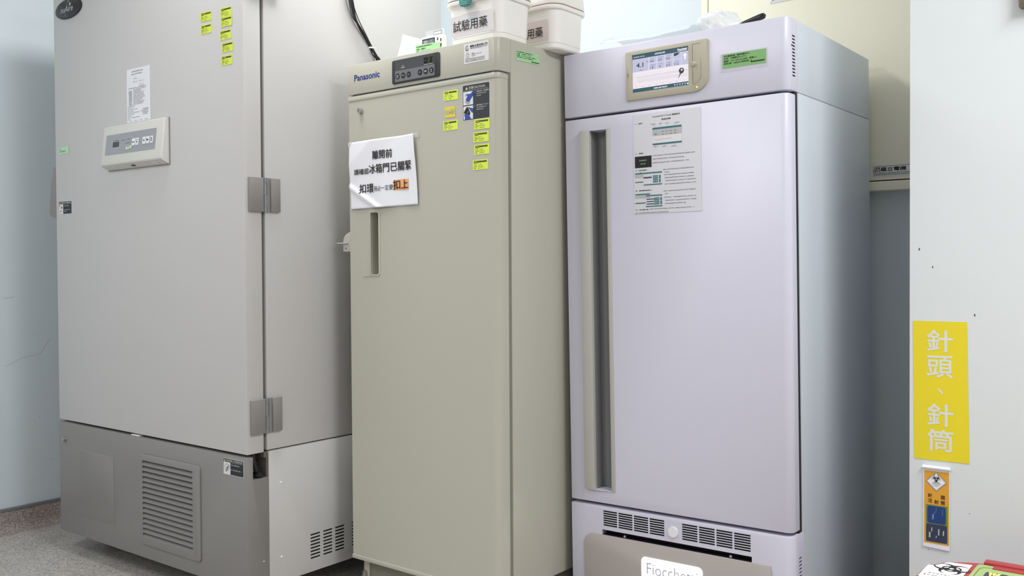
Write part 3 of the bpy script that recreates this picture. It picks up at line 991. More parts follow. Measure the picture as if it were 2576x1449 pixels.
b = B(); b.prism(rrect(-0.4502, -0.2582, 0.105, 0.2180, 0.014), -0.0055, -0.003, axis=1, bev=0.0008); sg = link('lit_sign', b, LIT, f3, 'glowing white brand sign')
b = B(); b.text('Fiocchetti', -0.4325, 0.1700, h=0.033, w=0.160, y=-0.0060); link('sign_lettering', b, glow('sign_washed_out_ink', S(176, 170, 188), 0.8), sg)  # lettering paled and made to glow, washed out by the sign's glare
for u in (-0.63, -0.06):
    for v in (0.12, 0.6):
        b = B(); b.cyl((u, v), 2, 0.02, 0.0, 0.02, 18); b.cyl((u, v), 2, 0.009, 0.018, 0.0315, 12); link('levelling_foot', b, BLACK, f3)
# touch screen
b = B(); b.prism(rrect(-0.4774, -0.2208, 1.5308, 1.6708, 0.006, 8, (0.004, 0.042, 0.006, 0.006)), -0.006, 0.001, axis=1, bev=0.002)
c = B(); c.box((-0.4552, -0.02, 1.5518), (-0.2790, -0.002, 1.6588)); b.cut(c)
bz = link('screen_bezel', b, BEZ, f3)
sx0, sx1, sz0, sz1 = -0.4552, -0.2790, 1.5518, 1.6588
sw, sh = sx1 - sx0, sz1 - sz0
b = B(); b.rect(sx0, sx1, sz0, sz1, -0.0021); sc = link('touch_screen', b, SCREENW, bz)
b = B(); b.rect(sx0, sx1, sz1 - 0.115 * sh, sz1, -0.0024); b.rect(sx0, sx1, sz0, sz0 + 0.105 * sh, -0.0024); link('screen_bars', b, SCREENT, sc)
X = lambda t: sx0 + t * sw
Z = lambda t: sz0 + t * sh
b = B()
b.rect(X(0.0), X(0.285), Z(0.545), Z(0.883), -0.0023)
for k in range(4):
    for r in range(2):
        b.rect(X(0.295 + 0.145 * k), X(0.295 + 0.145 * k + 0.138), Z(0.548 + 0.17 * r), Z(0.548 + 0.17 * r + 0.162), -0.0023)
b.rect(X(0.875), X(1.0), Z(0.545), Z(0.883), -0.0023)
link('screen_tiles', b, SCREENL, sc)
b = B(); y = -0.0027
b.text('4.1', X(0.07), Z(0.655), h=0.115 * sh, w=0.125 * sw, y=y, bold=0.02); b.text('℃', X(0.25), Z(0.74), h=0.05 * sh, y=y); b.text('Mean', X(0.13), Z(0.565), h=0.03 * sh, y=y)
vals = [['1.8', '0', '213', '11.2'], ['4.0', '2.0', '8.0', '']]
heads = [['Variation', 'High alm', 'Alarm', 'Battery'], ['Setpoint', 'Low alm', 'High alm', '']]
for r in range(2):
    for k in range(4):
        if vals[r][k] and not (r == 1 and k in (1, 2)):
            b.text(vals[r][k], X(0.352 + 0.145 * k), Z(0.57 + 0.17 * r), h=0.058 * sh, y=y, al='C', bold=0.012)
        if heads[r][k]:
            b.text(heads[r][k], X(0.364 + 0.145 * k), Z(0.655 + 0.17 * r), h=0.026 * sh, y=y, al='C')
b.flat([(X(0.74), Z(0.80)), (X(0.80), Z(0.81)), (X(0.85), Z(0.87)), (X(0.80), Z(0.875)), (X(0.745), Z(0.87))], y)
link('screen_figures', b, SCREENI, sc)
b = B(); b.text('2.0', X(0.497), Z(0.74), h=0.058 * sh, y=y, al='C', bold=0.012); link('screen_low_figure', b, INKB, sc)
b = B(); b.text('8.0', X(0.642), Z(0.74), h=0.058 * sh, y=y, al='C', bold=0.012); link('screen_high_figure', b, INKR, sc)
b = B(); b.text('STATUS OK', X(0.5), Z(0.925), h=0.04 * sh, y=y, al='C', bold=0.02); b.text('2019/03/07 15:37:40', X(0.02), Z(0.925), h=0.028 * sh, y=y); b.text('Fiocchetti', X(0.81), Z(0.925), h=0.05 * sh, w=0.16 * sw, y=y, bold=0.02)
b.rect(X(0.81), X(0.97), Z(0.905), Z(0.912), y)
b.text('LINEA 200 TOUCH', X(0.5), Z(0.035), h=0.033 * sh, y=y, al='C', bold=0.02)
for k in range(5):
    b.rect(X(0.74 + 0.045 * k), X(0.765 + 0.045 * k), Z(0.06), Z(0.07), y); b.rect(X(0.748 + 0.045 * k), X(0.752 + 0.045 * k), Z(0.02), Z(0.05), y)
b.rect(X(0.965), X(0.985), Z(0.03), Z(0.07), y)
b.disc(X(0.935), Z(0.79), 0.022 * sw, y, 16); b.rect(X(0.925), X(0.945), Z(0.68), Z(0.75), y)
link('screen_white_marks', b, mat('screen_pale', S(240, 240, 250), 0.3, emit=0.5), sc)
b = B(); rr = random.Random(11)
for k in range(44):
    x = X(0.075 + 0.0208 * k)
    j = rr.random() * 0.02
    b.rect(x, x + 0.0045 * sw, Z(0.345 + j + 0.0004 * k), Z(0.41 + j + 0.0004 * k), y)
    if k:
        b.rect(x - 0.010 * sw, x - 0.0062 * sw, Z(0.235 + j), Z(0.33 + j), y)
b.rect(X(0.05), X(0.99), Z(0.165), Z(0.168), y); b.rect(X(0.05), X(0.052), Z(0.165), Z(0.50), y)
for k in range(5):
    b.rect(X(0.015), X(0.035), Z(0.2 + 0.07 * k), Z(0.207 + 0.07 * k), y)
for k in range(8):
    b.rect(X(0.05 + 0.12 * k), X(0.085 + 0.12 * k), Z(0.135), Z(0.143), y)
link('screen_chart', b, SCREENG, sc)
b = B(); b.disc(X(0.872), Z(0.40), 0.045 * sw, y - 0.0002, 20); b.flat([(X(0.81), Z(0.21)), (X(0.825), Z(0.23)), (X(0.87), Z(0.34)), (X(0.85), Z(0.35))], y - 0.0002); link('screen_pointer', b, SCREENI, sc)
b = B(); b.disc(X(0.878), Z(0.42), 0.016 * sw, y - 0.0004, 14); link('screen_pointer_dot', b, SCREENW, sc)
# bezel flap, knob, led, usb mark
b = B()
b.rect(-0.2665, -0.2655, 1.5535, 1.6605, -0.0063); b.rect(-0.2665, -0.243, 1.6598, 1.6606, -0.0063)
prev = None
for k in range(9):
    t = k / 8 * math.pi / 2
    p = (-0.2655 + 0.024 * math.sin(t), 1.5762 - 0.024 * math.cos(t))
    if prev:
        b.line(prev, p, 0.0008, -0.0063)
    prev = p
b.line(prev, (-0.2415, 1.62), 0.0005, -0.0063)
link('flap_outline', b, mat('flap_line', S(104, 98, 80), 0.6), bz)
b = B()
b.loft([[(-0.2658, -0.006 - 0.006 * 0, 1.6062 + 0.0078 * s) for s in (1, 0.5, 0, -0.5, -1)] + [(-0.2658 + 0.012 * math.cos(a), -0.006, 1.6062 + 0.0078 * math.sin(a)) for a in (-1.2, -0.6, 0, 0.6, 1.2)],
        [(-0.2655, -0.012, 1.6062 + 0.005 * s) for s in (1, 0.5, 0, -0.5, -1)] + [(-0.2655 + 0.007 * math.cos(a), -0.011, 1.6062 + 0.005 * math.sin(a)) for a in (-1.2, -0.6, 0, 0.6, 1.2)]])
link('flap_knob', b, BEZ, bz)
b = B(); b.cyl((-0.2538, 1.5426), 1, 0.0022, -0.0075, -0.005, 14); link('status_led', b, LEDG, bz)
b = B(); b.rect(-0.4692, -0.4688, 1.586, 1.622, -0.0063); b.ring(-0.4690, 1.604, 0.003, 0.0006, -0.0064, 4); b.rect(-0.4712, -0.4706, 1.597, 1.611, -0.0063); b.rect(-0.4672, -0.4666, 1.597, 1.611, -0.0063); link('usb_symbol', b, mat('etched_line', S(120, 114, 96), 0.6), bz)


# ================================================================== things stuck on the cabinets
OFF = Vector((0, 0, 0))


def sheet(name, Fm, u, z, w, h, m, label, cat, group=None, rot=0.0, th=0.0004, side=False, lift=0.0005, corners=None, r=0.0):
    """thin sheet whose lower-left corner is at (u, z) of the face; its local x-z plane is the face"""
    mw = Fm @ (TR(lift, u, z) @ RZ(math.pi / 2) if side else TR(u, -lift, z)) @ Matrix.Rotation(-rot, 4, 'Y')
    b = B()
    poly = corners or (rrect(0, w, 0, h, r, 3) if r else [(0, 0), (w, 0), (w, h), (0, h)])
    b.prism(poly, -th, 0.0, axis=1)
    o = link(name, b, m, smooth=False)
    o.matrix_world = mw
    return tag(o, label, cat, group)


def yellow_tag(Fm, u, z, rot, label, bar, extra=2, w=0.0562, h=0.0282):
    o = sheet('inspection_sticker', Fm, u, z, w, h, YEL, label, 'sticker', 'yellow inspection stickers', rot, r=0.0015)
    rr = random.Random(int((u + 3) * 1e4 + z * 1e3))
    b = B(); y = -0.0007
    b.text('SGS', 0.0045, h - 0.0095, h=0.0068, w=0.0135, y=y, bold=0.035)
    x = 0.0185 + (0.0025 if bar == 0 else 0)
    while x < w - 0.006:
        ww = 0.0018 + 0.002 * rr.random()
        b.rect(x, x + ww, h - 0.0078, h - 0.0032, y)
        x += ww + 0.0005
    for k in range(3):
        b.rows(0.004, h - 0.0152 - 0.0048 * k, (0.0125, 0.0145, 0.0085)[k], 0.0028, y=y, rnd=rr, dens=1.2)
    link('printing', b, INK if False else mat_ink, o)
    b = B()
    for k in range(3):
        b.rows(0.0195, h - 0.0152 - 0.0048 * k, (0.016, 0.024, 0.022 if bar else 0.015)[k], 0.0026, y=y, cjk=False, rnd=rr)
    link('fine_print', b, INKO, o)
    return o


mat_ink = mat('sticker_ink', S(58, 64, 14), 0.7)
Y1 = [(-0.2118, 1.8240, -0.02, 'yellow sticker on the wide grey freezer, upper of its left pair', 0),
      (-0.2110, 1.7846, 0.0, 'yellow sticker on the wide grey freezer, lower of its left pair', 0),
      (-0.1090, 1.8204, -0.01, 'yellow sticker on the wide grey freezer, highest in the column nearest the hinges', 1),
      (-0.1070, 1.7912, -0.01, 'yellow sticker overlapping the top sticker, second down in the column by the hinges', 1),
      (-0.1131, 1.7522, 0.0, 'yellow sticker on the wide grey freezer, third down in the column by the hinges', 1),
      (-0.1042, 1.7141, -0.012, 'yellow sticker on the wide grey freezer, fourth down in the column by the hinges', 1),
      (-0.1078, 1.6750, -0.01, 'yellow sticker on the wide grey freezer, lowest in the column by the hinges', 0)]
for i, (u, z, r_, lab, br_) in enumerate(Y1):
    o = yellow_tag(F1, u, z, r_, lab, br_)
    if i == 3:
        o.matrix_world = o.matrix_world @ TR(0, -0.0006, 0)
Y2 = [(-0.2034, 1.5398, -0.01, 'yellow sticker on the beige freezer door, beside the blue glove caution label, top left', 0),
      (-0.2050, 1.4524, 0.005, 'yellow sticker on the beige door, directly below the patterned orange-yellow sticker', 0),
      (-0.0850, 1.4450, 0.0, 'yellow sticker touching the bottom of the dark glove caution label on the beige door', 1),
      (-0.0886, 1.4090, 0.0, 'yellow sticker on the beige door, second below the glove caution label', 1),
      (-0.0863, 1.3735, 0.005, 'yellow sticker on the beige door, third below the glove caution label', 1),
      (-0.0914, 1.3306, 0.01, 'yellow sticker on the beige door, lowest of the four in the right column', 1)]
for (u, z, r_, lab, br_) in Y2:
    yellow_tag(F2, u, z, r_, lab, br_, w=0.0568)
# patterned orange-yellow sticker
o = sheet('patterned_sticker', F2, -0.1992, 1.4899, 0.041, 0.031, YEL2, 'small orange-yellow sticker printed with pale green pictures on the beige freezer door', 'sticker')
b = B(); rr = random.Random(4)
for k in range(26):
    x, z = 0.002 + 0.034 * rr.random(), 0.006 + 0.018 * rr.random()
    if abs(x - 0.020) < 0.0025:
        continue
    b.rect(x, x + 0.001 + 0.003 * rr.random(), z, z + 0.001 + 0.003 * rr.random(), -0.0006 - 0.00001 * k)
b.rect(0.002, 0.016, 0.008, 0.022, -0.0005); b.rect(0.024, 0.038, 0.009, 0.023, -0.0005)
link('printed_pictures', b, mat('print_green', S(176, 196, 150), 0.6), o)
b = B()
for k in range(16):
    x, z = 0.024 + 0.012 * rr.random(), 0.009 + 0.012 * rr.random()
    b.rect(x, x + 0.0014, z, z + 0.0014, -0.0009 - 0.00001 * k)
link('printed_marks', b, mat('print_olive', S(120, 140, 96), 0.6), o)
b = B(); b.rect(0.0193, 0.0207, 0.009, 0.019, -0.0008); b.rect(0.0175, 0.0225, 0.0135, 0.0148, -0.0008); link('printed_red_mark', b, mat('print_red', S(206, 110, 70), 0.6), o)

# till-receipt-like printed sheet on freezer 1
o = sheet('printed_sheet', F1, -0.6400, 1.5508, 0.1418, 0.1798, PAPER, 'narrow white printed sheet stuck above the slanted control box of the grey freezer', 'paper')
rr = random.Random(8)
b = B(); y = -0.0007; w_, h_ = 0.1418, 0.1798
b.rows(0.032, h_ - 0.0125, 0.075, 0.0048, y=y, rnd=rr); b.rows(0.030, h_ - 0.0215, 0.078, 0.0048, y=y, rnd=rr)
b.rows(0.010, 0.113, 0.122, 0.0032, y=y, rnd=rr)
for k in range(13):
    zz = 0.108 - 0.0042 * k
    if k not in (0,):
        b.rows(0.012, zz, 0.022, 0.0030, y=y, rnd=rr, dens=1.3)
    b.rows(0.040, zz, 0.05 + 0.045 * rr.random(), 0.0030, y=y, rnd=rr, dens=0.9)
for k in range(9):
    b.rows(0.006 if k % 2 else 0.004, 0.053 - 0.0055 * k, (0.05, 0.035, 0.07, 0.04, 0.08, 0.045, 0.03, 0.085, 0.02)[k], 0.0028, y=y, rnd=rr, dens=0.9)
for k in range(6):
    b.rows(0.097, 0.039 - 0.0038 * k, 0.038 - 0.003 * (k % 3), 0.0030, y=y, rnd=rr)
b.ring(0.089, 0.034, 0.0035, 0.0008, y, 12)
for k in range(4):
    b.rows(0.014 + 0.031 * k, 0.0035, 0.02, 0.0026, y=y, rnd=rr)
link('fine_print', b, mat('receipt_ink', S(92, 92, 98), 0.7), o)
b = B()
b.rows(0.042, h_ - 0.036, 0.03, 0.0045, y=y, cjk=False, rnd=rr); b.text('PM-10   48 ???'.replace('?', '1'), 0.04, h_ - 0.0475, h=0.005, w=0.065, y=y)
b.rows(0.076, h_ - 0.058, 0.032, 0.0035, n=2, dz=0.006, y=y, cjk=False, rnd=rr)
link('faint_print', b, mat('faint_ink', S(176, 176, 182), 0.7), o)

# green handwritten tape on freezer 1
o = sheet('tape_tag', F1, -1.1125, 1.4802, 0.0745, 0.0250, GRN3, 'faded green handwritten tape tag near the left edge of the wide grey freezer', 'tag')
b = B(); y = -0.0007
rr = random.Random(9)
b.rows(0.006, 0.0165, 0.016, 0.004, y=y, cjk=False, rnd=rr)
for k in range(6):
    x = 0.006 + 0.0075 * k
    b.line((x, 0.006), (x + 0.003 + 0.002 * rr.random(), 0.0135), 0.0011, y); b.line((x + 0.002, 0.0125), (x + 0.0055, 0.0065), 0.0009, y)
link('handwriting', b, mat('pen_green_black', S(58, 84, 66), 0.7), o)

# taped notice on freezer 2 (A4, curled)
mw = F2 @ TR(-0.6130, -0.0012, 1.2400) @ Matrix.Rotation(-0.010, 4, 'Y')
NW, NH = 0.2985, 0.2130


def curl(x, z):
    a, c_ = x / NW, z / NH
    lift = 0.0005 + 0.0035 * math.sin(math.pi * min(1, max(0, a))) * (0.4 + 0.6 * (1 - c_)) + 0.0020 * math.sin(a * 15.0) * (0.3 + 0.7 * (1 - c_))
    lift += 0.010 * max(0, a - 0.86) / 0.14 * (0.25 + 0.75 * c_) * (1 - 0.6 * abs(c_ - 0.75))
    d1 = a * 1.0 + (1 - c_) * 1.05       # crease across the upper-left corner
    lift += 0.0045 * max(0, 0.36 - abs(d1 - 0.36)) / 0.36
    d2 = a * 0.85 + c_ * 1.05            # crease across the lower-left corner
    lift += 0.0065 * max(0, 0.075 - abs(d2 - 0.355)) / 0.075
    return -lift


def edge_x(x, z):
    c_ = z / NH
    k = x / NW
    return x + k * (0.0105 * math.sin((1 - c_) * math.pi * 0.5) - 0.0035) + (1 - k) * 0.012 * (1 - c_) * 0.35


b = B()
nx, nz = 60, 44
grid = [[None] * (nz + 1) for _ in range(nx + 1)]
for i in range(nx + 1):
    for j in range(nz + 1):
        x, z = NW * i / nx, NH * j / nz
        grid[i][j] = b.bm.verts.new((edge_x(x, z), curl(x, z), z))
for i in range(nx):
    for j in range(nz):
        b.bm.faces.new([grid[i][j], grid[i + 1][j], grid[i + 1][j + 1], grid[i][j + 1]])
o = link('taped_notice', b, PAPER)
o.matrix_world = mw
sm = o.modifiers.new('thickness', 'SOLIDIFY'); sm.thickness = 0.0003; sm.offset = 1.0
tag(o, 'white paper notice with large handwritten-style Chinese writing taped to the beige freezer door', 'notice')
wr = lambda x, z: curl(x, z)
y = -0.0022
b = B(); b.text('離開前', 0.1115, 0.1510, h=0.0265, w=0.086, y=y, bold=0.014, warp=wr); link('writing', b, INK, o, smooth=False)
b = B(); b.text('請確認', 0.0275, 0.1075, h=0.0180, w=0.064, y=y, bold=0.012, warp=wr); link('writing', b, INK, o, smooth=False)
b = B(); b.text('冰箱門已關緊', 0.0935, 0.1070, h=0.0285, w=0.189, y=y, bold=0.014, warp=wr); link('writing', b, INK, o, smooth=False)
b = B(); b.text('扣環', 0.0495, 0.0480, h=0.0285, w=0.0635, y=y, bold=0.012, warp=wr); link('writing', b, INK, o, smooth=False)
b = B(); b.text('務必一定要', 0.1155, 0.0510, h=0.0165, w=0.0845, y=y, bold=0.0, warp=wr); link('writing', b, INK, o, smooth=False)
b = B(); b.text('扣上', 0.2015, 0.0510, h=0.0280, w=0.0650, y=y - 0.0008, bold=0.012, warp=wr); link('writing', b, INK, o, smooth=False)
b = B()
for i in range(16):
    x0, x1 = 0.2005 + 0.067 * i / 16, 0.2005 + 0.067 * (i + 1) / 16
    for j in range(6):
        z0_, z1_ = 0.0480 + 0.0325 * j / 6, 0.0480 + 0.0325 * (j + 1) / 6
        b.face([(x0, curl(x0, z0_) - 0.0008, z0_), (x1, curl(x1, z0_) - 0.0008, z0_), (x1, curl(x1, z1_) - 0.0008, z1_), (x0, curl(x0, z1_) - 0.0008, z1_)])
link('orange_highlight', b, ORNG, o)
for (x, z) in ((-0.004, NH - 0.012), (NW - 0.008, NH - 0.012)):
    b = B(); b.box((x, -0.0022, z), (x + 0.02, -0.0018, z + 0.014)); link('adhesive_tape', b, LAMF, o)

# green asset label on the flank of freezer 2
def asset(name, mw, w, h, m, label, lines, group=None, th=0.0004):
    b = B(); b.prism([(0, 0), (w, 0), (w, h), (0, h)], -th, 0, axis=1)
    o = link(name, b, m, smooth=False); o.matrix_world = mw
    tag(o, label, 'label', group)
    b = B()
    for i, (s_, wf) in enumerate(lines):
        b.text(s_, w * 0.035, h * (0.81 - 0.165 * i), h=h * 0.105, w=w * wf, y=-th - 0.0003, bold=0.008)
    x = w * 0.64
    rr = random.Random(1)
    while x < w * 0.96:
        ww = 0.0006 + 0.0014 * rr.random()
        b.rect(x, x + ww, h * 0.10, h * 0.19, -th - 0.0003); x += ww + 0.0004
    link('printing', b, INK, o)
    return o


asset('asset_label', F2 @ TR(0.0006, 0.0852, 1.6440) @ RZ(math.pi / 2) @ Matrix.Rotation(-0.03, 4, 'Y'), 0.110, 0.0300, GRN, 'pale green printed asset label on the right flank of the beige freezer',
      [('成大醫院財產（臨床試驗中心）', 0.68), ('名稱：冷凍櫃（-25℃）', 0.60), ('編號：3011507-05-0003  保管人', 0.80), ('取得日期：106/06/26  使用年限：8', 0.70)])
# laminated green label on fridge 3
b = B(); b.prism([(0, 0), (0.1325, 0), (0.1325, 0.0490), (0, 0.0490)], -0.0003, 0, axis=1)
o = link('laminate', b, LAMF, smooth=False)
o.name = 'laminated_asset_label'
o.matrix_world = F3 @ TR(-0.1875, -0.0005, 1.5722)
tag(o, 'green printed asset label under clear film on the lilac-white refrigerator, right of the screen', 'label')
b = B(); b.prism([(0.0065, 0.0100), (0.1278, 0.0094), (0.1280, 0.0462), (0.0068, 0.0474)], -0.0006, -0.0003, axis=1); g = link('green_label', b, GRN2, o, 'green printed label', smooth=False)
b = B(); y = -0.0009
for i, (s_, wf) in enumerate((('成大醫院財產（臨床試驗中心）', 0.0715), ('名稱：冷藏櫃IIII(2-10℃)', 0.063), ('編號：3011507-05-0002  保管人：', 0.093), ('取得日期：106/06/26 使用年限：8', 0.078))):
    b.text(s_, 0.0110, 0.0395 - 0.0066 * i, h=0.0047, w=wf, y=y, bold=0.012)
x = 0.086
rr = random.Random(2)
while x < 0.124:
    ww = 0.0008 + 0.0016 * rr.random(); b.rect(x, x + ww, 0.0160, 0.0195, y); x += ww + 0.0004
link('printing', b, INK, g)

# instruction sheet on fridge 3
SW, SH = 0.2108, 0.2832
o = sheet('instruction_sheet', F3, -0.4576, 1.2058, SW, SH, mat('instruction_paper', S(218, 217, 223), 0.5), 'full-page printed instruction sheet with small screen pictures on the lilac-white refrigerator door', 'paper')
y = -0.0007
Q = lambda px_, py_: (SW * (px_ - 62 - (py_ - 155) * 0.019) / 848.0, SH * (1 - (py_ - (155 - 0.1356 * (px_ - 62) * (1 - (py_ - 150) / 1240 * 0.55))) / 1240.0))
# positions below are fractions of the sheet: x from the left, t from the top
XP = lambda t: SW * t
ZP = lambda t: SH * (1 - t)
b = B()
b.text('Fiocchetti ECT-F Touch 單機系列', XP(0.5), ZP(0.047), h=SH * 0.0165, w=SW * 0.40, y=y, al='C', bold=0.012)
b.text('簡易說明書', XP(0.5), ZP(0.082), h=SH * 0.0155, w=SW * 0.135, y=y, al='C', bold=0.012)
for s_, t, wf in (('一、面板：', 0.098, 0.125), ('二、開機：', 0.398, 0.130), ('三、設定溫度：', 0.568, 0.180), ('四、溫度警報值設定：', 0.772, 0.245), ('五、數位電子鎖：', 0.977 - 0.012, 0.20)):
    b.text(s_, XP(0.025), ZP(t), h=SH * 0.0125, w=SW * wf, y=y, bold=0.01)
rr = random.Random(21)
gh = SH * 0.0105
b.rows(XP(0.24), ZP(0.962), SW * 0.73, gh, y=y, rnd=rr); b.rows(XP(0.02), ZP(0.995), SW * 0.56, gh, y=y, rnd=rr)
for k, (x, t, wf) in enumerate(((0.29, 0.432, 0.69), (0.29, 0.466, 0.52), (0.29, 0.503, 0.60), (0.45, 0.578, 0.50), (0.47, 0.604, 0.08), (0.45, 0.630, 0.50), (0.47, 0.660, 0.48), (0.47, 0.690, 0.50), (0.47, 0.722, 0.50), (0.45, 0.790, 0.53), (0.47, 0.818, 0.05), (0.45, 0.853, 0.53), (0.47, 0.884, 0.50), (0.47, 0.915, 0.34))):
    b.rows(XP(x), ZP(t), SW * wf, gh, y=y, rnd=rr, dens=0.95)
for (x, t) in ((0.27, 0.118), (0.385, 0.118), (0.49, 0.122), (0.625, 0.126), (0.305, 0.345), (0.445, 0.348), (0.575, 0.354)):
    b.rows(XP(x), ZP(t), SW * 0.075, SH * 0.009, y=y, rnd=rr)
for (p, q) in (((0.31, 0.122), (0.345, 0.148)), ((0.42, 0.122), (0.40, 0.150)), ((0.53, 0.126), (0.51, 0.15)), ((0.655, 0.13), (0.60, 0.15)), ((0.38, 0.277), (0.36, 0.315)), ((0.335, 0.33), (0.345, 0.32)), ((0.48, 0.337), (0.49, 0.322)), ((0.61, 0.34), (0.62, 0.325))):
    b.line((XP(p[0]), ZP(p[1])), (XP(q[0]), ZP(q[1])), 0.0004, y)
# figures inside the little screen picture
b.text('4.1', XP(0.325), ZP(0.222), h=SH * 0.017, y=y - 0.0004, bold=0.02)
for k in range(4):
    for r in range(2):
        b.rows(XP(0.43 + 0.062 * k), ZP(0.199 + 0.028 * r), SW * 0.045, SH * 0.009, y=y - 0.0004, cjk=False, rnd=rr)
b.line((XP(0.325), ZP(0.272)), (XP(0.58), ZP(0.268)), 0.0003, y - 0.0004)
link('printing', b, INK, o)
b = B(); b.rect(XP(0.296), XP(0.727), ZP(0.338 - 0.03), ZP(0.150), y); link('picture_ground', b, PAPER2, o)
b = B(); b.rect(XP(0.296), XP(0.727), ZP(0.232), ZP(0.168), y - 0.0002); b.rect(XP(0.02), XP(0.145), ZP(0.635), ZP(0.600), y - 0.0002); b.rect(XP(0.02), XP(0.245), ZP(0.842), ZP(0.810), y - 0.0002)
link('picture_grey', b, mat('print_grey', S(186, 186, 190), 0.6), o)
for (x0, x1, t0, t1) in ((0.296, 0.727, 0.150, 0.168), (0.296, 0.727, 0.306, 0.322), (0.02, 0.43, 0.588, 0.600), (0.02, 0.145, 0.676, 0.684), (0.15, 0.43, 0.706, 0.716), (0.02, 0.245, 0.798, 0.810), (0.18, 0.43, 0.816, 0.827), (0.02, 0.175, 0.886, 0.896), (0.18, 0.43, 0.924, 0.934)):
    b = B(); b.rect(XP(x0), XP(x1), ZP(t1), ZP(t0), y - 0.0003); link('picture_bar', b, INKT, o)
for (ox, oz) in ((0.295, 0.622), (0.31, 0.842)):
    b = B()
    for r in range(4):
        for k in range(3):
            b.rect(XP(ox + 0.026 * k), XP(ox + 0.026 * k + 0.021), ZP(oz + 0.019 * r + 0.014), ZP(oz + 0.019 * r), y - 0.0003)
    b.rect(XP(ox + 0.09), XP(ox + 0.112), ZP(oz + 0.035), ZP(oz), y - 0.0003); b.rect(XP(ox + 0.09), XP(ox + 0.112), ZP(oz + 0.072), ZP(oz + 0.04), y - 0.0003)
    link('picture_keypad', b, INKT, o)
b = B()
for (x0, x1, t0, t1) in ((0.15, 0.275, 0.632, 0.645), (0.19, 0.305, 0.852, 0.861), (0.19, 0.305, 0.876, 0.885), (0.19, 0.305, 0.900, 0.909)):
    b.rect(XP(x0), XP(x1), ZP(t1), ZP(t0), y - 0.0003)
link('picture_navy_bars', b, mat('print_navy', S(52, 62, 92), 0.6), o)
b = B(); b.rect(XP(0.02), XP(0.275), ZP(0.536), ZP(0.421), y); bk = link('black_picture', b, INK, o)
b = B(); b.text('STAND BY', XP(0.09), ZP(0.470), h=SH * 0.012, w=SW * 0.11, y=y - 0.0003); link('black_picture_lettering', b, INKW, o)
b = B()
for k in range(3):
    b.rect(XP(0.105 + 0.028 * k), XP(0.128 + 0.028 * k), ZP(0.505), ZP(0.490), y - 0.0003)
b.disc(XP(0.315), ZP(0.855), SW * 0.012, y - 0.0006, 12); b.disc(XP(0.105), ZP(0.588), SW * 0.010, y - 0.0006, 12)
link('green_marks', b, mat('print_leaf_green', S(70, 140, 84), 0.6), o)

# ================================================================== things on top
def tub(name, Fm, u0, u1, v0, v1, zb, zr, seal, label, chars=True, zl=0.05, latch=True, group=None):
    cu, cv = (u0 + u1) / 2, (v0 + v1) / 2
    w, d = u1 - u0, v1 - v0
    t = empty(name, Fm @ TR(cu, cv, zb), label, 'container', group)
    hz = zr - zb

    def rg(s, z, r):
        hw, hd = w / 2 + s, d / 2 + s
        return [(p[0], p[1], z) for p in rrect(-hw, hw, -hd, hd, r, 8)]
    b = B()
    b.loft([rg(-0.013, 0.0, 0.034), rg(-0.009, 0.004, 0.036), rg(-0.008, 0.0165, 0.038), rg(-0.0092, 0.0171, 0.038), rg(-0.0075, 0.0178, 0.038), rg(-0.003, hz - 0.011, 0.042), rg(0.004, hz - 0.010, 0.046), rg(0.0055, hz - 0.005, 0.046), rg(0.005, hz, 0.046)])
    body = link('tub', b, CREAM, t)
    b = B(); b.loft([rg(0.0035, hz, 0.046), rg(0.004, hz + 0.004, 0.046)]); link('lid_seal', b, seal, t)
    b = B(); b.loft([rg(0.002, hz + 0.004, 0.045), rg(0.004, hz + 0.012, 0.045), rg(0.0, hz + zl, 0.043), rg(-0.01, hz + zl + 0.006, 0.04)]); link('lid', b, CREAM, t)
    # label on the front
    b = B(); yf = lambda z: -d / 2 + 0.0085 - (z - 0.018) / (hz - 0.029) * 0.0055
    lz0, lz1 = 0.022, hz - 0.041
    lx0, lx1 = -w / 2 + 0.024, w / 2 - (0.024 if latch else 0.032)
    yy = lambda z: yf(z) - 0.0012
    b.face([(lx0, yy(lz0), lz0), (lx1, yy(lz0), lz0), (lx1, yy(lz1), lz1), (lx0, yy(lz1), lz1)])
    L = link('paper_label', b, PINKP if not latch else mat('pale_lilac_label', S(232, 226, 227), 0.5), t, 'pale pink paper label')
    b = B()
    b.text('試驗用藥', lx0 + 0.010, lz0 + 0.014, h=0.031, w=(lx1 - lx0) * 0.80, y=yf(lz0 + 0.03) - 0.0022, bold=0.002)
    link('label_writing', b, INK, L)
    if latch:
        b = B(); b.disc(-0.003, lz1 - 0.004, 0.034, yy(lz1) + 0.0008, 28, 0.017); b.rect(-0.022, 0.016, lz0 - 0.003, lz0 + 0.001, yy(lz0 - 0.003) + 0.0004); link('blue_print', b, mat('print_pale_blue', S(186, 202, 214), 0.5), t)
        b = B()
        lx = -0.009
        prof = [(-0.021, hz + 0.055), (-0.021, hz - 0.012), (-0.016, hz - 0.021), (-0.005, hz - 0.0235), (0.008, hz - 0.0235), (0.017, hz - 0.0205), (0.021, hz - 0.012), (0.022, hz + 0.055)]
        b.prism([(p[0] + lx, p[1]) for p in prof], -d / 2 - 0.016, -d / 2 - 0.0065, axis=1, bev=0.002)
        lt_ = link('latch', b, TEAL, t, 'teal flap latch')
        b = B()
        for k in range(3):
            z = hz - 0.006 - 0.0055 * k
            b.rect(lx - 0.013, lx + 0.010, z, z + 0.0016, -d / 2 - 0.0166)
        b.rect(lx - 0.013, lx + 0.010, hz - 0.0005, hz + 0.001, -d / 2 - 0.0166)
        link('latch_ridge', b, TEALL, lt_)
    return t


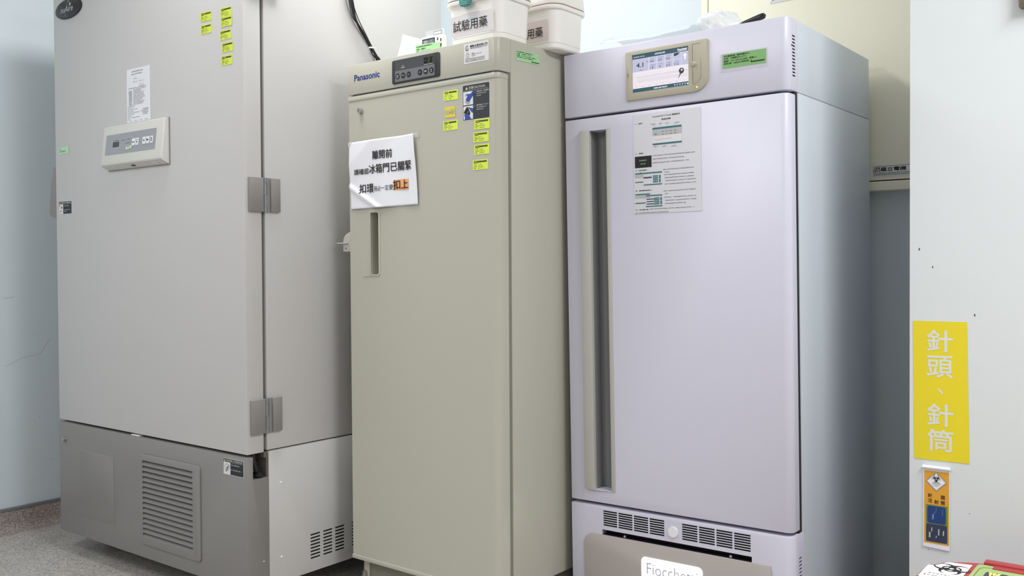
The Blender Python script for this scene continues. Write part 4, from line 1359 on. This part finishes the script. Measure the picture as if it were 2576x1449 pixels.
tub('storage_container', F2, -0.206, 0.004, 0.004, 0.172, T2, 1.8195, GASKG, 'cream lidded storage tub with teal latch on the beige freezer, front edge of its top')
tub('storage_container', F2, -0.150, 0.052, 0.206, 0.376, T2, 1.8235, GASKB, 'cream lidded storage tub with brown seal, behind the tub with the teal latch', latch=False)

# temperature logger standing near the front edge of freezer 2
lg = empty('temperature_logger', F2 @ TR(-0.335, 0.095, T2), 'small white temperature logger with grey display on top of the beige freezer', 'logger')
b = B(); b.prism(rrect(-0.047, 0.047, 0.0, 0.0690, 0.009), -0.008, 0.012, axis=1, bev=0.002); link('case', b, WHITEP, lg)
b = B(); b.rect(-0.038, 0.016, 0.030, 0.0625, -0.0083); link('display_frame', b, LCDF, lg)
b = B(); b.rect(-0.033, 0.012, 0.030, 0.0575, -0.0086); lc = link('display', b, LCD, lg)
b = B(); b.text('25.0', -0.016, 0.0495, h=0.0075, w=0.026, y=-0.0089, bold=0.01); b.text('-26', -0.016, 0.033, h=0.0085, y=-0.0089); link('display_digits', b, LCDF, lc)
b = B()
for (x, z) in ((0.0275, 0.0555), (0.041, 0.051), (0.0415, 0.036)):
    b.box((x - 0.0018, -0.0095, z - 0.0045), (x + 0.0018, -0.0075, z + 0.0045), 0.0006)
link('key', b, CHAR, lg)
b = B(); b.prism([(-0.041, 0.0), (0.036, 0.0), (0.036, 0.0930), (-0.041, 0.0930)], 0.013, 0.0145, axis=1); link('clear_holder', b, CLEARF, lg)
b = B(); b.rect(-0.009, 0.0245, 0.0760, 0.0865, 0.0127); link('holder_label', b, INK, lg)
b = B(); b.rect(-0.0075, 0.023, 0.0775, 0.085, 0.0124); b.rect(-0.041, -0.0402, 0.0, 0.0925, 0.0127); link('holder_label_ground', b, PAPER, lg)
b = B(); b.rows(-0.005, 0.080, 0.024, 0.003, y=0.0121, cjk=False); link('holder_label_lettering', b, INKG, lg)
# green label leaning against it
b = B(); b.prism([(0, 0), (0.105, 0), (0.105, 0.0435), (0.0, 0.0485)], -0.0004, 0, axis=1)
o = link('asset_label', b, GRN, smooth=False); o.matrix_world = F2 @ TR(-0.3985, 0.083, T2)
tag(o, 'pale green printed label propped in front of the white temperature logger', 'label')
b = B(); b.text('成大醫院財產 (臨床試驗中心)', 0.004, 0.0385, h=0.0046, w=0.068, y=-0.0007, bold=0.012); b.text('名稱：溫度計', 0.004, 0.0310, h=0.0046, w=0.040, y=-0.0007, bold=0.012); b.text('編號：3140301-03-3402', 0.004, 0.0235, h=0.0046, w=0.060, y=-0.0007, bold=0.012); b.rows(0.004, 0.018, 0.07, 0.0045, y=-0.0007)
link('printing', b, INK, o)
# logger lead
lead = lambda dx, top_, r_: [(-0.382, 0.1 + dx, T2 + top_), (-0.398 + dx * 0.3, 0.1 + dx, T2 + top_ - 0.002), (-0.415 + dx * 0.8, 0.102 + dx, T2 + top_ - 0.012), (-0.425 + dx, 0.105 + dx, T2 + 0.018), (-0.428 + dx, 0.107 + dx, T2 + 0.004), (-0.43 + dx, 0.2, T2 + 0.003)]


def smooth_path(pts, n=8):
    P = [Vector(p) for p in pts]
    out = []
    for i in range(len(P) - 1):
        p0, p1, p2, p3 = P[max(i - 1, 0)], P[i], P[i + 1], P[min(i + 2, len(P) - 1)]
        for k in range(n):
            t = k / n
            out.append(0.5 * ((2 * p1) + (-p0 + p2) * t + (2 * p0 - 5 * p1 + 4 * p2 - p3) * t * t + (-p0 + 3 * p1 - 3 * p2 + p3) * t * t * t))
    out.append(P[-1])
    return out


for dx, tp_, m_, lab in ((-0.004, 0.034, BLACK, 'black sensor lead curving from the white temperature logger'), (0.014, 0.048, GASK, 'grey sensor lead curving from the white temperature logger, above the black one')):
    b = B(); b.tube(smooth_path(lead(dx, tp_, 0)), 0.0022, 8)
    o = link('sensor_lead', b, m_); o.matrix_world = F2
    tag(o, lab, 'cable')
# folded white plastic sheet left of the logger
b = B()
n1, n2 = 14, 8
corn = [(-0.515, 0.115, T2 + 0.001), (-0.400, 0.125, T2 + 0.001), (-0.430, 0.15, T2 + 0.078), (-0.535, 0.15, T2 + 0.1150)]
gr = [[None] * (n2 + 1) for _ in range(n1 + 1)]
for i in range(n1 + 1):
    for j in range(n2 + 1):
        s_, t_ = i / n1, j / n2
        p = (Vector(corn[0]) * (1 - s_) + Vector(corn[1]) * s_) * (1 - t_) + (Vector(corn[3]) * (1 - s_) + Vector(corn[2]) * s_) * t_
        p.y += -0.012 * max(0, 1 - abs(s_ - 0.32) / 0.10) + 0.004 * math.sin(6 * s_ + 3 * t_)
        p.x += -0.03 * (1 - t_) * (1 - s_) * 0.6 + 0.012 * t_
        gr[i][j] = b.bm.verts.new(p)
for i in range(n1):
    for j in range(n2):
        b.bm.faces.new([gr[i][j], gr[i + 1][j], gr[i + 1][j + 1], gr[i][j + 1]])
o = link('plastic_sheet', b, film('milky_sheet', S(236, 238, 244), 0.42)); o.matrix_world = F2
sm = o.modifiers.new('thickness', 'SOLIDIFY'); sm.thickness = 0.0004
tag(o, 'folded milky plastic sheet standing on the beige freezer, left of the white logger', 'plastic sheet')

# cable bundle down the flank of freezer 1
base = [(0.375, CEIL - 0.03), (0.385, 2.4), (0.392, 2.12), (0.402, 2.02), (0.4165, 1.945), (0.434, 1.893), (0.466, 1.856), (0.508, 1.806), (0.528, 1.784), (0.545, 1.760), (0.556, 1.66), (0.56, 1.5)]
cb_ = empty('cable_bundle', F1 @ TR(0, 0.4, T1), 'black and grey cables with a white tie hanging down the grey freezer flank', 'cables')
rr = random.Random(17)
for k in range(7):
    pts = []
    for i, (v, z) in enumerate(base):
        sp = 0.002 if i == 7 else (0.010 if i < 7 else 0.008)
        x = 0.010 + (k % 3) * 0.0045
        pts.append((x, v + (k - 3) * (0.0036 if i != 7 else 0.0016) + sp * (rr.random() - 0.5) - 0.4, z + sp * (rr.random() - 0.5) - T1))
    b = B(); b.tube(smooth_path(pts, 6), (0.0022, 0.0014, 0.0026, 0.0016, 0.0030, 0.0016, 0.0022)[k], 8)
    link('cable', b, (HINGE, BLACK, BLACK, HINGEM, BLACK, CHAR, BLACK)[k], cb_)
b = B(); b.cyl((0.0145, 0.109), 2, 0.009, 1.8030 - T1, 1.8080 - T1, 14); b.box((0.02, 0.108, 1.804 - T1), (0.023, 0.126, 1.8075 - T1)); link('cable_tie', b, WHITEP, cb_)

# plastic bag on fridge 3
rr = random.Random(5)
b = B()
t = bmesh.new()
bmesh.ops.create_icosphere(t, subdivisions=4, radius=1)
from mathutils import noise
for v in t.verts:
    d = v.co.copy()
    th = math.atan2(d.y, d.x)
    k = 1 + 0.25 * noise.noise(d * 1.6 + Vector((3, 1, 2))) + 0.16 * abs(math.sin(3.5 * th + 2.5 * d.z + 2 * noise.noise(d * 1.5))) * (0.4 + abs(d.z))
    z = d.z * 0.037 * k
    v.co = Vector((d.x * 0.052 * k - 0.012 * d.z, d.y * 0.05 * k, max(z, -0.027 + 0.002 * k)))
b.add(t)
for v in b.bm.verts:
    v.co += Vector((0, 0, 0.0275))
bag = link('plastic_bag', b, BAGF); bag.matrix_world = F3 @ TR(-0.224, 0.085, T3 + 0.0005)
tag(bag, 'crumpled clear plastic bag on top of the lilac-white refrigerator', 'bag')
# flat plastic film trailing left from the bag
b = B()
n1, n2 = 60, 10
gr = [[None] * (n2 + 1) for _ in range(n1 + 1)]
for i in range(n1 + 1):
    for j in range(n2 + 1):
        a = i / n1
        u = -0.572 + 0.285 * a
        v = 0.012 + 0.16 * j / n2
        kn = [(-0.62, 0.042), (-0.567, 0.041), (-0.52, 0.039), (-0.47, 0.034), (-0.44, 0.026), (-0.40, 0.0235), (-0.36, 0.031), (-0.31, 0.034), (-0.2, 0.034)]
        for (ua, za), (ub, zb) in zip(kn, kn[1:]):
            if ua <= u <= ub:
                env = za + (zb - za) * (u - ua) / (ub - ua)
        z = env * min(1, math.sin(math.pi * (0.10 + 0.80 * j / n2)) * 1.25) + 0.0011 * noise.noise(Vector((u * 28, v * 30, 0)))
        gr[i][j] = b.bm.verts.new((u, v, T3 + 0.0016 + max(0, z)))
for i in range(n1):
    for j in range(n2):
        b.bm.faces.new([gr[i][j], gr[i + 1][j], gr[i + 1][j + 1], gr[i][j + 1]])
o = link('plastic_film', b, film('thin_film', S(240, 245, 250), 0.38)); o.matrix_world = F3
sm = o.modifiers.new('thickness', 'SOLIDIFY'); sm.thickness = 0.0004
tag(o, 'rumpled clear plastic film lying along the front of the refrigerator top, left of the bag', 'plastic film')
# black handle
b = B()
P0, P1 = Vector((-0.153, 0.045, 0.0085)), Vector((-0.079, 0.05, 0.0240))
pts = [P0.lerp(P1, k / 20) for k in range(21)]
b.tube(pts, lambda t: 0.0095 * math.sqrt(max(0.02, 1 - (2 * t - 1) ** 8)) * (0.55 + 0.45 * t), 14)
o = link('black_handle', b, mat('black_glossy_plastic', S(30, 30, 34), 0.25)); o.matrix_world = F3 @ TR(0, 0, T3)
tag(o, 'black rounded tool handle lying on the lilac-white refrigerator beside the plastic bag', 'handle')

# ================================================================== electrical cabinet on the back wall
ec = empty('electrical_cabinet', TR(-1.0, 3.08, 1.288), 'cream wall-mounted electrical cabinet behind the lilac-white refrigerator', 'cabinet')
OFF = Vector((1.0, -3.08, -1.288))
b = B(); b.box((-1.5175, 3.082, 1.288), (-0.52, 3.1495, 2.35), 0.002); link('body', b, CABC, ec)
b = B(); b.box((-1.5175, 3.077, 1.288), (-1.4925, 3.083, 2.35), 0.001); b.box((-1.4925, 3.077, 1.288), (-0.52, 3.083, 1.3175), 0.0015); link('front_frame', b, CABC, ec)
b = B(); b.box((-1.4893, 3.078, 1.3208), (-0.545, 3.083, 2.32), 0.001); dc = link('door', b, CABC, ec)
b = B(); b.box((-1.4925, 3.0825, 1.3175), (-1.4893, 3.0835, 2.32)); b.box((-1.4893, 3.0815, 1.3175), (-0.545, 3.0825, 1.3208)); link('door_gap', b, DARKV, ec)
b = B(); b.cyl((-1.4905, 1.919), 1, 0.004, 3.074, 3.08, 12); link('hinge_pin', b, CHAR, ec)
# name plates (screwed to the door)
def nameplate(x0, z0, w, h):
    b = B(); b.prism(rrect(x0, x0 + w, z0, z0 + h, 0.002), 3.0765, 3.0782, axis=1, bev=0.0004)
    p = link('name_plate', b, PAPER2, ec, 'silver name plate')
    b = B(); y = 3.0762
    t = 0.0012
    m = 0.0045
    for (a0, a1, c0, c1) in ((x0 + m, x0 + w - m, z0 + m, z0 + m + t), (x0 + m, x0 + w - m, z0 + h - m - t, z0 + h - m), (x0 + m, x0 + m + t, z0 + m, z0 + h * 0.36), (x0 + m, x0 + m + t, z0 + h * 0.64, z0 + h - m)):
        b.rect(a0, a1, c0, c1, y)
    b.ring(x0 + m - 0.001, z0 + h / 2, h * 0.15, t, y, 14, a0=-math.pi / 2, a1=math.pi / 2)
    b.text('羅立電機', x0 + h * 0.66, z0 + h * 0.43, h=h * 0.34, w=h * 1.62 * 1.28, y=y, bold=0.025)
    b.text('Lo-Electric Enterprise Corporation', x0 + h * 0.22, z0 + h * 0.19, h=h * 0.16, w=w * 0.92, y=y, bold=0.012)
    link('plate_lettering', b, INK, p)
    b = B(); b.rect(x0 + h * 0.24, x0 + h * 0.60, z0 + h * 0.42, z0 + h * 0.78, y); link('plate_mark', b, mat('plate_maroon', S(110, 62, 60), 0.6), p)
    b = B(); b.disc(x0 + h * 0.42, z0 + h * 0.58, h * 0.13, y - 0.0003, 6); b.disc(x0 + h * 0.33, z0 + h * 0.50, h * 0.05, y - 0.0003, 6); b.disc(x0 + h * 0.51, z0 + h * 0.50, h * 0.05, y - 0.0003, 6); link('plate_mark_pale', b, PAPER2, p)
    b = B(); b.disc(x0 + h * 0.42, z0 + h * 0.58, h * 0.045, y - 0.0005, 10); link('plate_mark_dot', b, INK, p)
    b = B(); b.cyl((x0 + m - 0.001, z0 + h / 2), 1, 0.0028, 3.075, 3.0775, 12); link('screw', b, STEEL, p)
    return p


nameplate(-0.9170, 1.3322, 0.130, 0.0375)
# upper plate: only its lower-left corner shows
b = B(); b.prism(rrect(-1.2614, -1.02, 1.9457, 2.02, 0.003), 3.0765, 3.0782, axis=1, bev=0.0004); p2_ = link('name_plate', b, PAPER2, ec, 'silver name plate at the top of the frame')
b = B(); b.rect(-1.2505, -1.03, 1.9565, 1.9585, 3.0762); b.rect(-1.2560, -1.2540, 1.966, 2.012, 3.0762); b.line((-1.2550, 1.9665), (-1.2490, 1.9575), 0.002, 3.0762); link('plate_lettering', b, INK, p2_)
b = B(); b.cyl((-1.2555, 1.9575), 1, 0.0035, 3.0745, 3.0775, 12); link('screw', b, STEEL, p2_)
OFF = Vector((0, 0, 0))

# ================================================================== pillar signs, bin
b = B(); b.prism([(0.0035, -0.0005), (0.1330, 0.0005), (0.1270, 0.3520), (0.0, 0.3523)], -0.0006, 0, axis=1)
o = link('wall_sign', b, SIGNY, smooth=False); o.matrix_world = TR(-0.6447, 2.4996, 0.5562)
tag(o, 'tall yellow sign with pale vertical Chinese characters on the white pillar', 'sign')
y = -0.0009
for s_, zt, hh in (('針', 0.276, 0.054), ('頭', 0.211, 0.054), ('針', 0.088, 0.056), ('筒', 0.024, 0.055)):
    b = B(); b.text(s_, 0.0345 if zt > 0.2 else 0.0360, zt, h=hh, w=0.0595, y=y, bold=0.016); link('character', b, SIGNW, o, smooth=False)
b = B(); b.line((0.060, 0.182), (0.072, 0.170), 0.0045, y); link('comma', b, SIGNW, o)
# hanging card strip
hs = empty('hanging_card', TR(-0.5875, 2.4994, 0.334), 'narrow orange card with white curled edges and blue pictures, below the yellow sign', 'card')
b = B(); w_, h_ = 0.0625, 0.208
b.prism([(-w_ / 2, 0), (w_ / 2, -0.003), (w_ / 2, h_ - 0.001), (-w_ / 2, h_)], -0.003, 0, axis=1); link('backing', b, PAPER, hs)
b = B(); b.cyl((-0.004, h_ - 0.0045), 0, 0.0045, -w_ / 2 - 0.0015, w_ / 2 + 0.0015, 14); link('rolled_edge', b, PAPER, hs)
b = B(); b.rect(-0.0290, 0.0300, 0.010, h_ - 0.013, -0.0033); link('orange_face', b, ORYEL, hs)
b = B(); b.flat([(0, 0.1445), (0.0245, 0.1685), (0, 0.1925), (-0.0245, 0.1685)], -0.0036); link('white_diamond', b, PAPER, hs)
b = B()
for k in range(4):
    P = [(0, 0.1465), (0.0225, 0.1685), (0, 0.1905), (-0.0225, 0.1685)]
    b.line(P[k], P[(k + 1) % 4], 0.0008, -0.0038)
    P = [(0, 0.1440), (0.0250, 0.1685), (0, 0.1930), (-0.0250, 0.1685)]
    for q in range(9):
        a0 = q / 9
        p_ = (P[k][0] + (P[(k + 1) % 4][0] - P[k][0]) * a0, P[k][1] + (P[(k + 1) % 4][1] - P[k][1]) * a0)
        q_ = (P[k][0] + (P[(k + 1) % 4][0] - P[k][0]) * (a0 + 0.055), P[k][1] + (P[(k + 1) % 4][1] - P[k][1]) * (a0 + 0.055))
        b.line(p_, q_, 0.0012, -0.0038)


def biohazard(b, cx, cz, r, y, sy=1.0, up=1):
    tmp = B()
    for k in range(3):
        a = up * math.pi / 2 + k * 2 * math.pi / 3
        ca, sa = math.cos(a), math.sin(a)
        tmp.ring(0.42 * r * ca, 0.42 * r * sa, 0.56 * r, 0, y - 0.00003 * k, 40, ox=0.14 * r * ca, oz=0.14 * r * sa, a0=a + 0.40, a1=a + 2 * math.pi - 0.40, ri=0.405 * r)
        tmp.ring(0, 0, 0.50 * r, 0.10 * r, y - 0.0001, 12, a0=a - 0.62, a1=a + 0.62)
    for v in tmp.bm.verts:
        v.co = Vector((cx + v.co.x, v.co.y, cz + v.co.z * sy))
    b.add(tmp.bm)


biohazard(b, 0, 0.1755, 0.0115, -0.0040)
b.text('生物醫療廢棄物', 0, 0.1625, h=0.0026, w=0.022, y=-0.004, al='C'); b.text('BIO-MEDICAL', 0, 0.159, h=0.0018, w=0.018, y=-0.004, al='C'); b.text('WASTE', 0, 0.156, h=0.0018, w=0.009, y=-0.004, al='C')
link('diamond_symbol', b, INK, hs)
b = B(); b.disc(0, 0.1755, 0.0013, -0.0044, 12); link('symbol_center', b, PAPER, hs)
b = B()
for s_, x, z in (('針', -0.0195, 0.1275), ('頭', 0.0105, 0.1255), ('注', -0.0195, 0.1145), ('射', -0.0045, 0.1125), ('筒', 0.0105, 0.1120)):
    b.text(s_, x, z, h=0.0100, w=0.0100, y=-0.0038, bold=0.02)
link('characters', b, INKBRN, hs)
b = B(); b.rect(-0.0245, 0.0270, 0.014, 0.109, -0.0036); link('green_border', b, PICG, hs)
b = B(); b.flat(rrect(-0.021, 0.0225, 0.062, 0.106, 0.005), -0.0038); link('upper_picture', b, PICB, hs)
b = B(); b.flat(rrect(-0.0235, 0.0255, 0.0150, 0.060, 0.004), -0.0038); link('lower_picture', b, PICN, hs)
b = B()
for (x0, z0_, x1, z1_, t) in ((-0.001, 0.089, 0.0, 0.103, 0.0008), (0.0148, 0.084, 0.0152, 0.100, 0.0007), (-0.008, 0.072, -0.007, 0.085, 0.0035), (-0.005, 0.085, -0.004, 0.091, 0.0008)):
    b.line((x0, z0_), (x1, z1_), t, -0.0040)
link('syringe_picture', b, mat('picture_pale_blue', S(110, 150, 205), 0.6), hs)
b = B()
for (x, z, hh, t) in ((-0.0155, 0.025, 0.014, 0.0036), (-0.0105, 0.041, 0.010, 0.0022), (0.006, 0.033, 0.016, 0.0028), (0.017, 0.034, 0.012, 0.0028), (0.0, 0.026, 0.005, 0.002)):
    b.line((x, z), (x + 0.0005, z + hh), t, -0.0040)
link('needle_picture', b, mat('picture_cream', S(206, 198, 176), 0.6), hs)
# brown object at the upper right corner
b = B(); b.prism(rrect(-0.4045, -0.30, 1.6550, 1.90, 0.006), 2.478, 2.4995, axis=1, bev=0.002)
o = link('wall_plaque', b, WOODB)
tag(o, 'mottled brown plaque on the white pillar, cut by the top right corner of the photo', 'plaque')

# red bin
BT = 0.36
bn = empty('waste_bin', TR(-0.32, 2.14, 0.0), 'red lidded waste bin with hazard labels in front of the white pillar', 'bin')
OFF = Vector((0.32, -2.14, 0))
bx0, bx1, by0, by1 = -0.556, -0.10, 1.90, 2.352


def rgb_(s, z, r):
    return [(p[0], p[1], z) for p in rrect(bx0 - s, bx1 + s, by0 - s, by1 + s, r, 10)]


b = B(); b.loft([rgb_(-0.05, 0.0, 0.10), rgb_(-0.04, 0.02, 0.11), rgb_(-0.015, BT - 0.04, 0.12)]); link('body', b, RED, bn)
b = B(); b.loft([rgb_(-0.006, BT - 0.045, 0.125), rgb_(0.0, BT - 0.04, 0.13), rgb_(0.0, BT - 0.006, 0.13), rgb_(-0.006, BT, 0.125)]); ld = link('lid', b, RED, bn)
b = B(); b.box((-0.448, 2.338, BT - 0.002), (-0.20, 2.366, BT + 0.006), 0.002); b.box((-0.425, 2.310, BT), (-0.20, 2.340, BT + 0.003), 0.001); link('lid_hinge', b, RED, bn)
# labels lie on the lid: artwork built in x-z then laid flat
LAY = lambda x, y_: TR(x, y_, BT + 0.0008) @ Matrix.Rotation(-math.pi / 2, 4, 'X')


def laid(name, bm_, m, parent, mw_, label=None):
    for v in bm_.bm.verts:
        v.co = mw_ @ v.co
    return link(name, bm_, m, parent, label)


A = LAY(0, 0)
b = B(); b.flat([(-0.549, 2.168), (-0.4668, 2.168), (-0.4668, 2.316), (-0.5150, 2.306), (-0.538, 2.262), (-0.549, 2.262)], -0.0002); hz_ = laid('hazard_label', b, PAPER, bn, A, 'white biohazard label')
b = B(); biohazard(b, -0.4985, 2.258, 0.042, -0.0006, up=-1); laid('hazard_symbol', b, INK, bn, A)
b = B(); b.disc(-0.4985, 2.258, 0.005, -0.0010, 14); laid('hazard_symbol_center', b, PAPER, bn, A)
b = B(); b.rows(-0.535, 2.200, 0.07, 0.008, y=-0.0006, dens=0.8); b.rows(-0.542, 2.184, 0.06, 0.008, y=-0.0006, dens=0.8); laid('hazard_lettering', b, INKG, bn, A)
b = B(); b.flat(rrect(-0.458, -0.22, 2.02, 2.335, 0.012), 0.0); laid('glove_label', b, mat('lid_label_green', S(160, 190, 120), 0.5), bn, A, 'green label with glove pictures')
b = B()
for p, q in (((-0.449, 2.05), (-0.449, 2.30)), ((-0.449, 2.30), (-0.443, 2.312)), ((-0.443, 2.312), (-0.42, 2.318))):
    b.line(p, q, 0.0014, -0.0004)
laid('label_border', b, INKR, bn, A)
b = B(); b.flat(rrect(-0.432, -0.385, 2.235, 2.285, 0.008), -0.0004); b.flat(rrect(-0.375, -0.33, 2.235, 2.285, 0.008), -0.0004); laid('dark_picture', b, mat('picture_plum', S(70, 58, 76), 0.5), bn, A)
b = B()
for dx in (-0.009, 0.0, 0.010):
    b.line((-0.414 + dx * 0.3, 2.25), (-0.414 + dx, 2.283), 0.007, -0.0008)
b.disc(-0.414, 2.25, 0.007, -0.0008, 12)
laid('glove_picture', b, mat('picture_glove_yellow', S(222, 216, 120), 0.5), bn, A)
OFF = Vector((0, 0, 0))
# small scuffs on the pillar, around the bin
rr = random.Random(13)
b = B()
for k in range(34):
    x, z = -0.62 + 0.42 * rr.random(), 0.16 + 0.5 * rr.random() ** 1.6
    if -0.625 < x < -0.545 and z > 0.33:
        continue
    r_ = 0.0004 + 0.0009 * rr.random() ** 3
    a_ = rr.random() * 3.1
    b.flat([(x + r_ * (1.6 * math.cos(t) * math.cos(a_) - 0.7 * math.sin(t) * math.sin(a_)), z + r_ * (1.6 * math.cos(t) * math.sin(a_) + 0.7 * math.sin(t) * math.cos(a_))) for t in [k2 * math.pi / 4 for k2 in range(8)]], 2.4997)
for (x, z, r_) in ((-0.630, 1.0906, 0.0018), (-0.598, 1.045, 0.0016), (-0.501, 0.926, 0.0018), (-0.5295, 0.8046, 0.0012)):
    b.disc(x, z, r_, 2.4997, 8, r_ * 2)
o = link('scuff_marks', b, mat('scuff_grey', S(96, 88, 84), 0.8), D.objects['wall_right'])
o['kind'] = 'stuff'
b = B()
XW = -3.8996
for (p, q, t_) in (((1.685, 0.944), (1.73, 0.949), 0.0014), ((1.69, 0.669), (1.76, 0.700), 0.0010), ((1.76, 0.700), (1.83, 0.710), 0.0012), ((1.83, 0.710), (1.872, 0.772), 0.0010), ((1.82, 0.446), (1.823, 0.456), 0.002), ((1.87, 0.26), (1.875, 0.268), 0.002)):
    d = Vector((q[0] - p[0], q[1] - p[1])); n_ = Vector((-d.y, d.x)).normalized() * t_ / 2
    b.face([(XW, p[0] - n_.x, p[1] - n_.y), (XW, q[0] - n_.x, q[1] - n_.y), (XW, q[0] + n_.x, q[1] + n_.y), (XW, p[0] + n_.x, p[1] + n_.y)])
o = link('scuff_marks', b, mat('wall_scuff_grey', S(168, 176, 178), 0.8), D.objects['wall_left'])
o['kind'] = 'stuff'
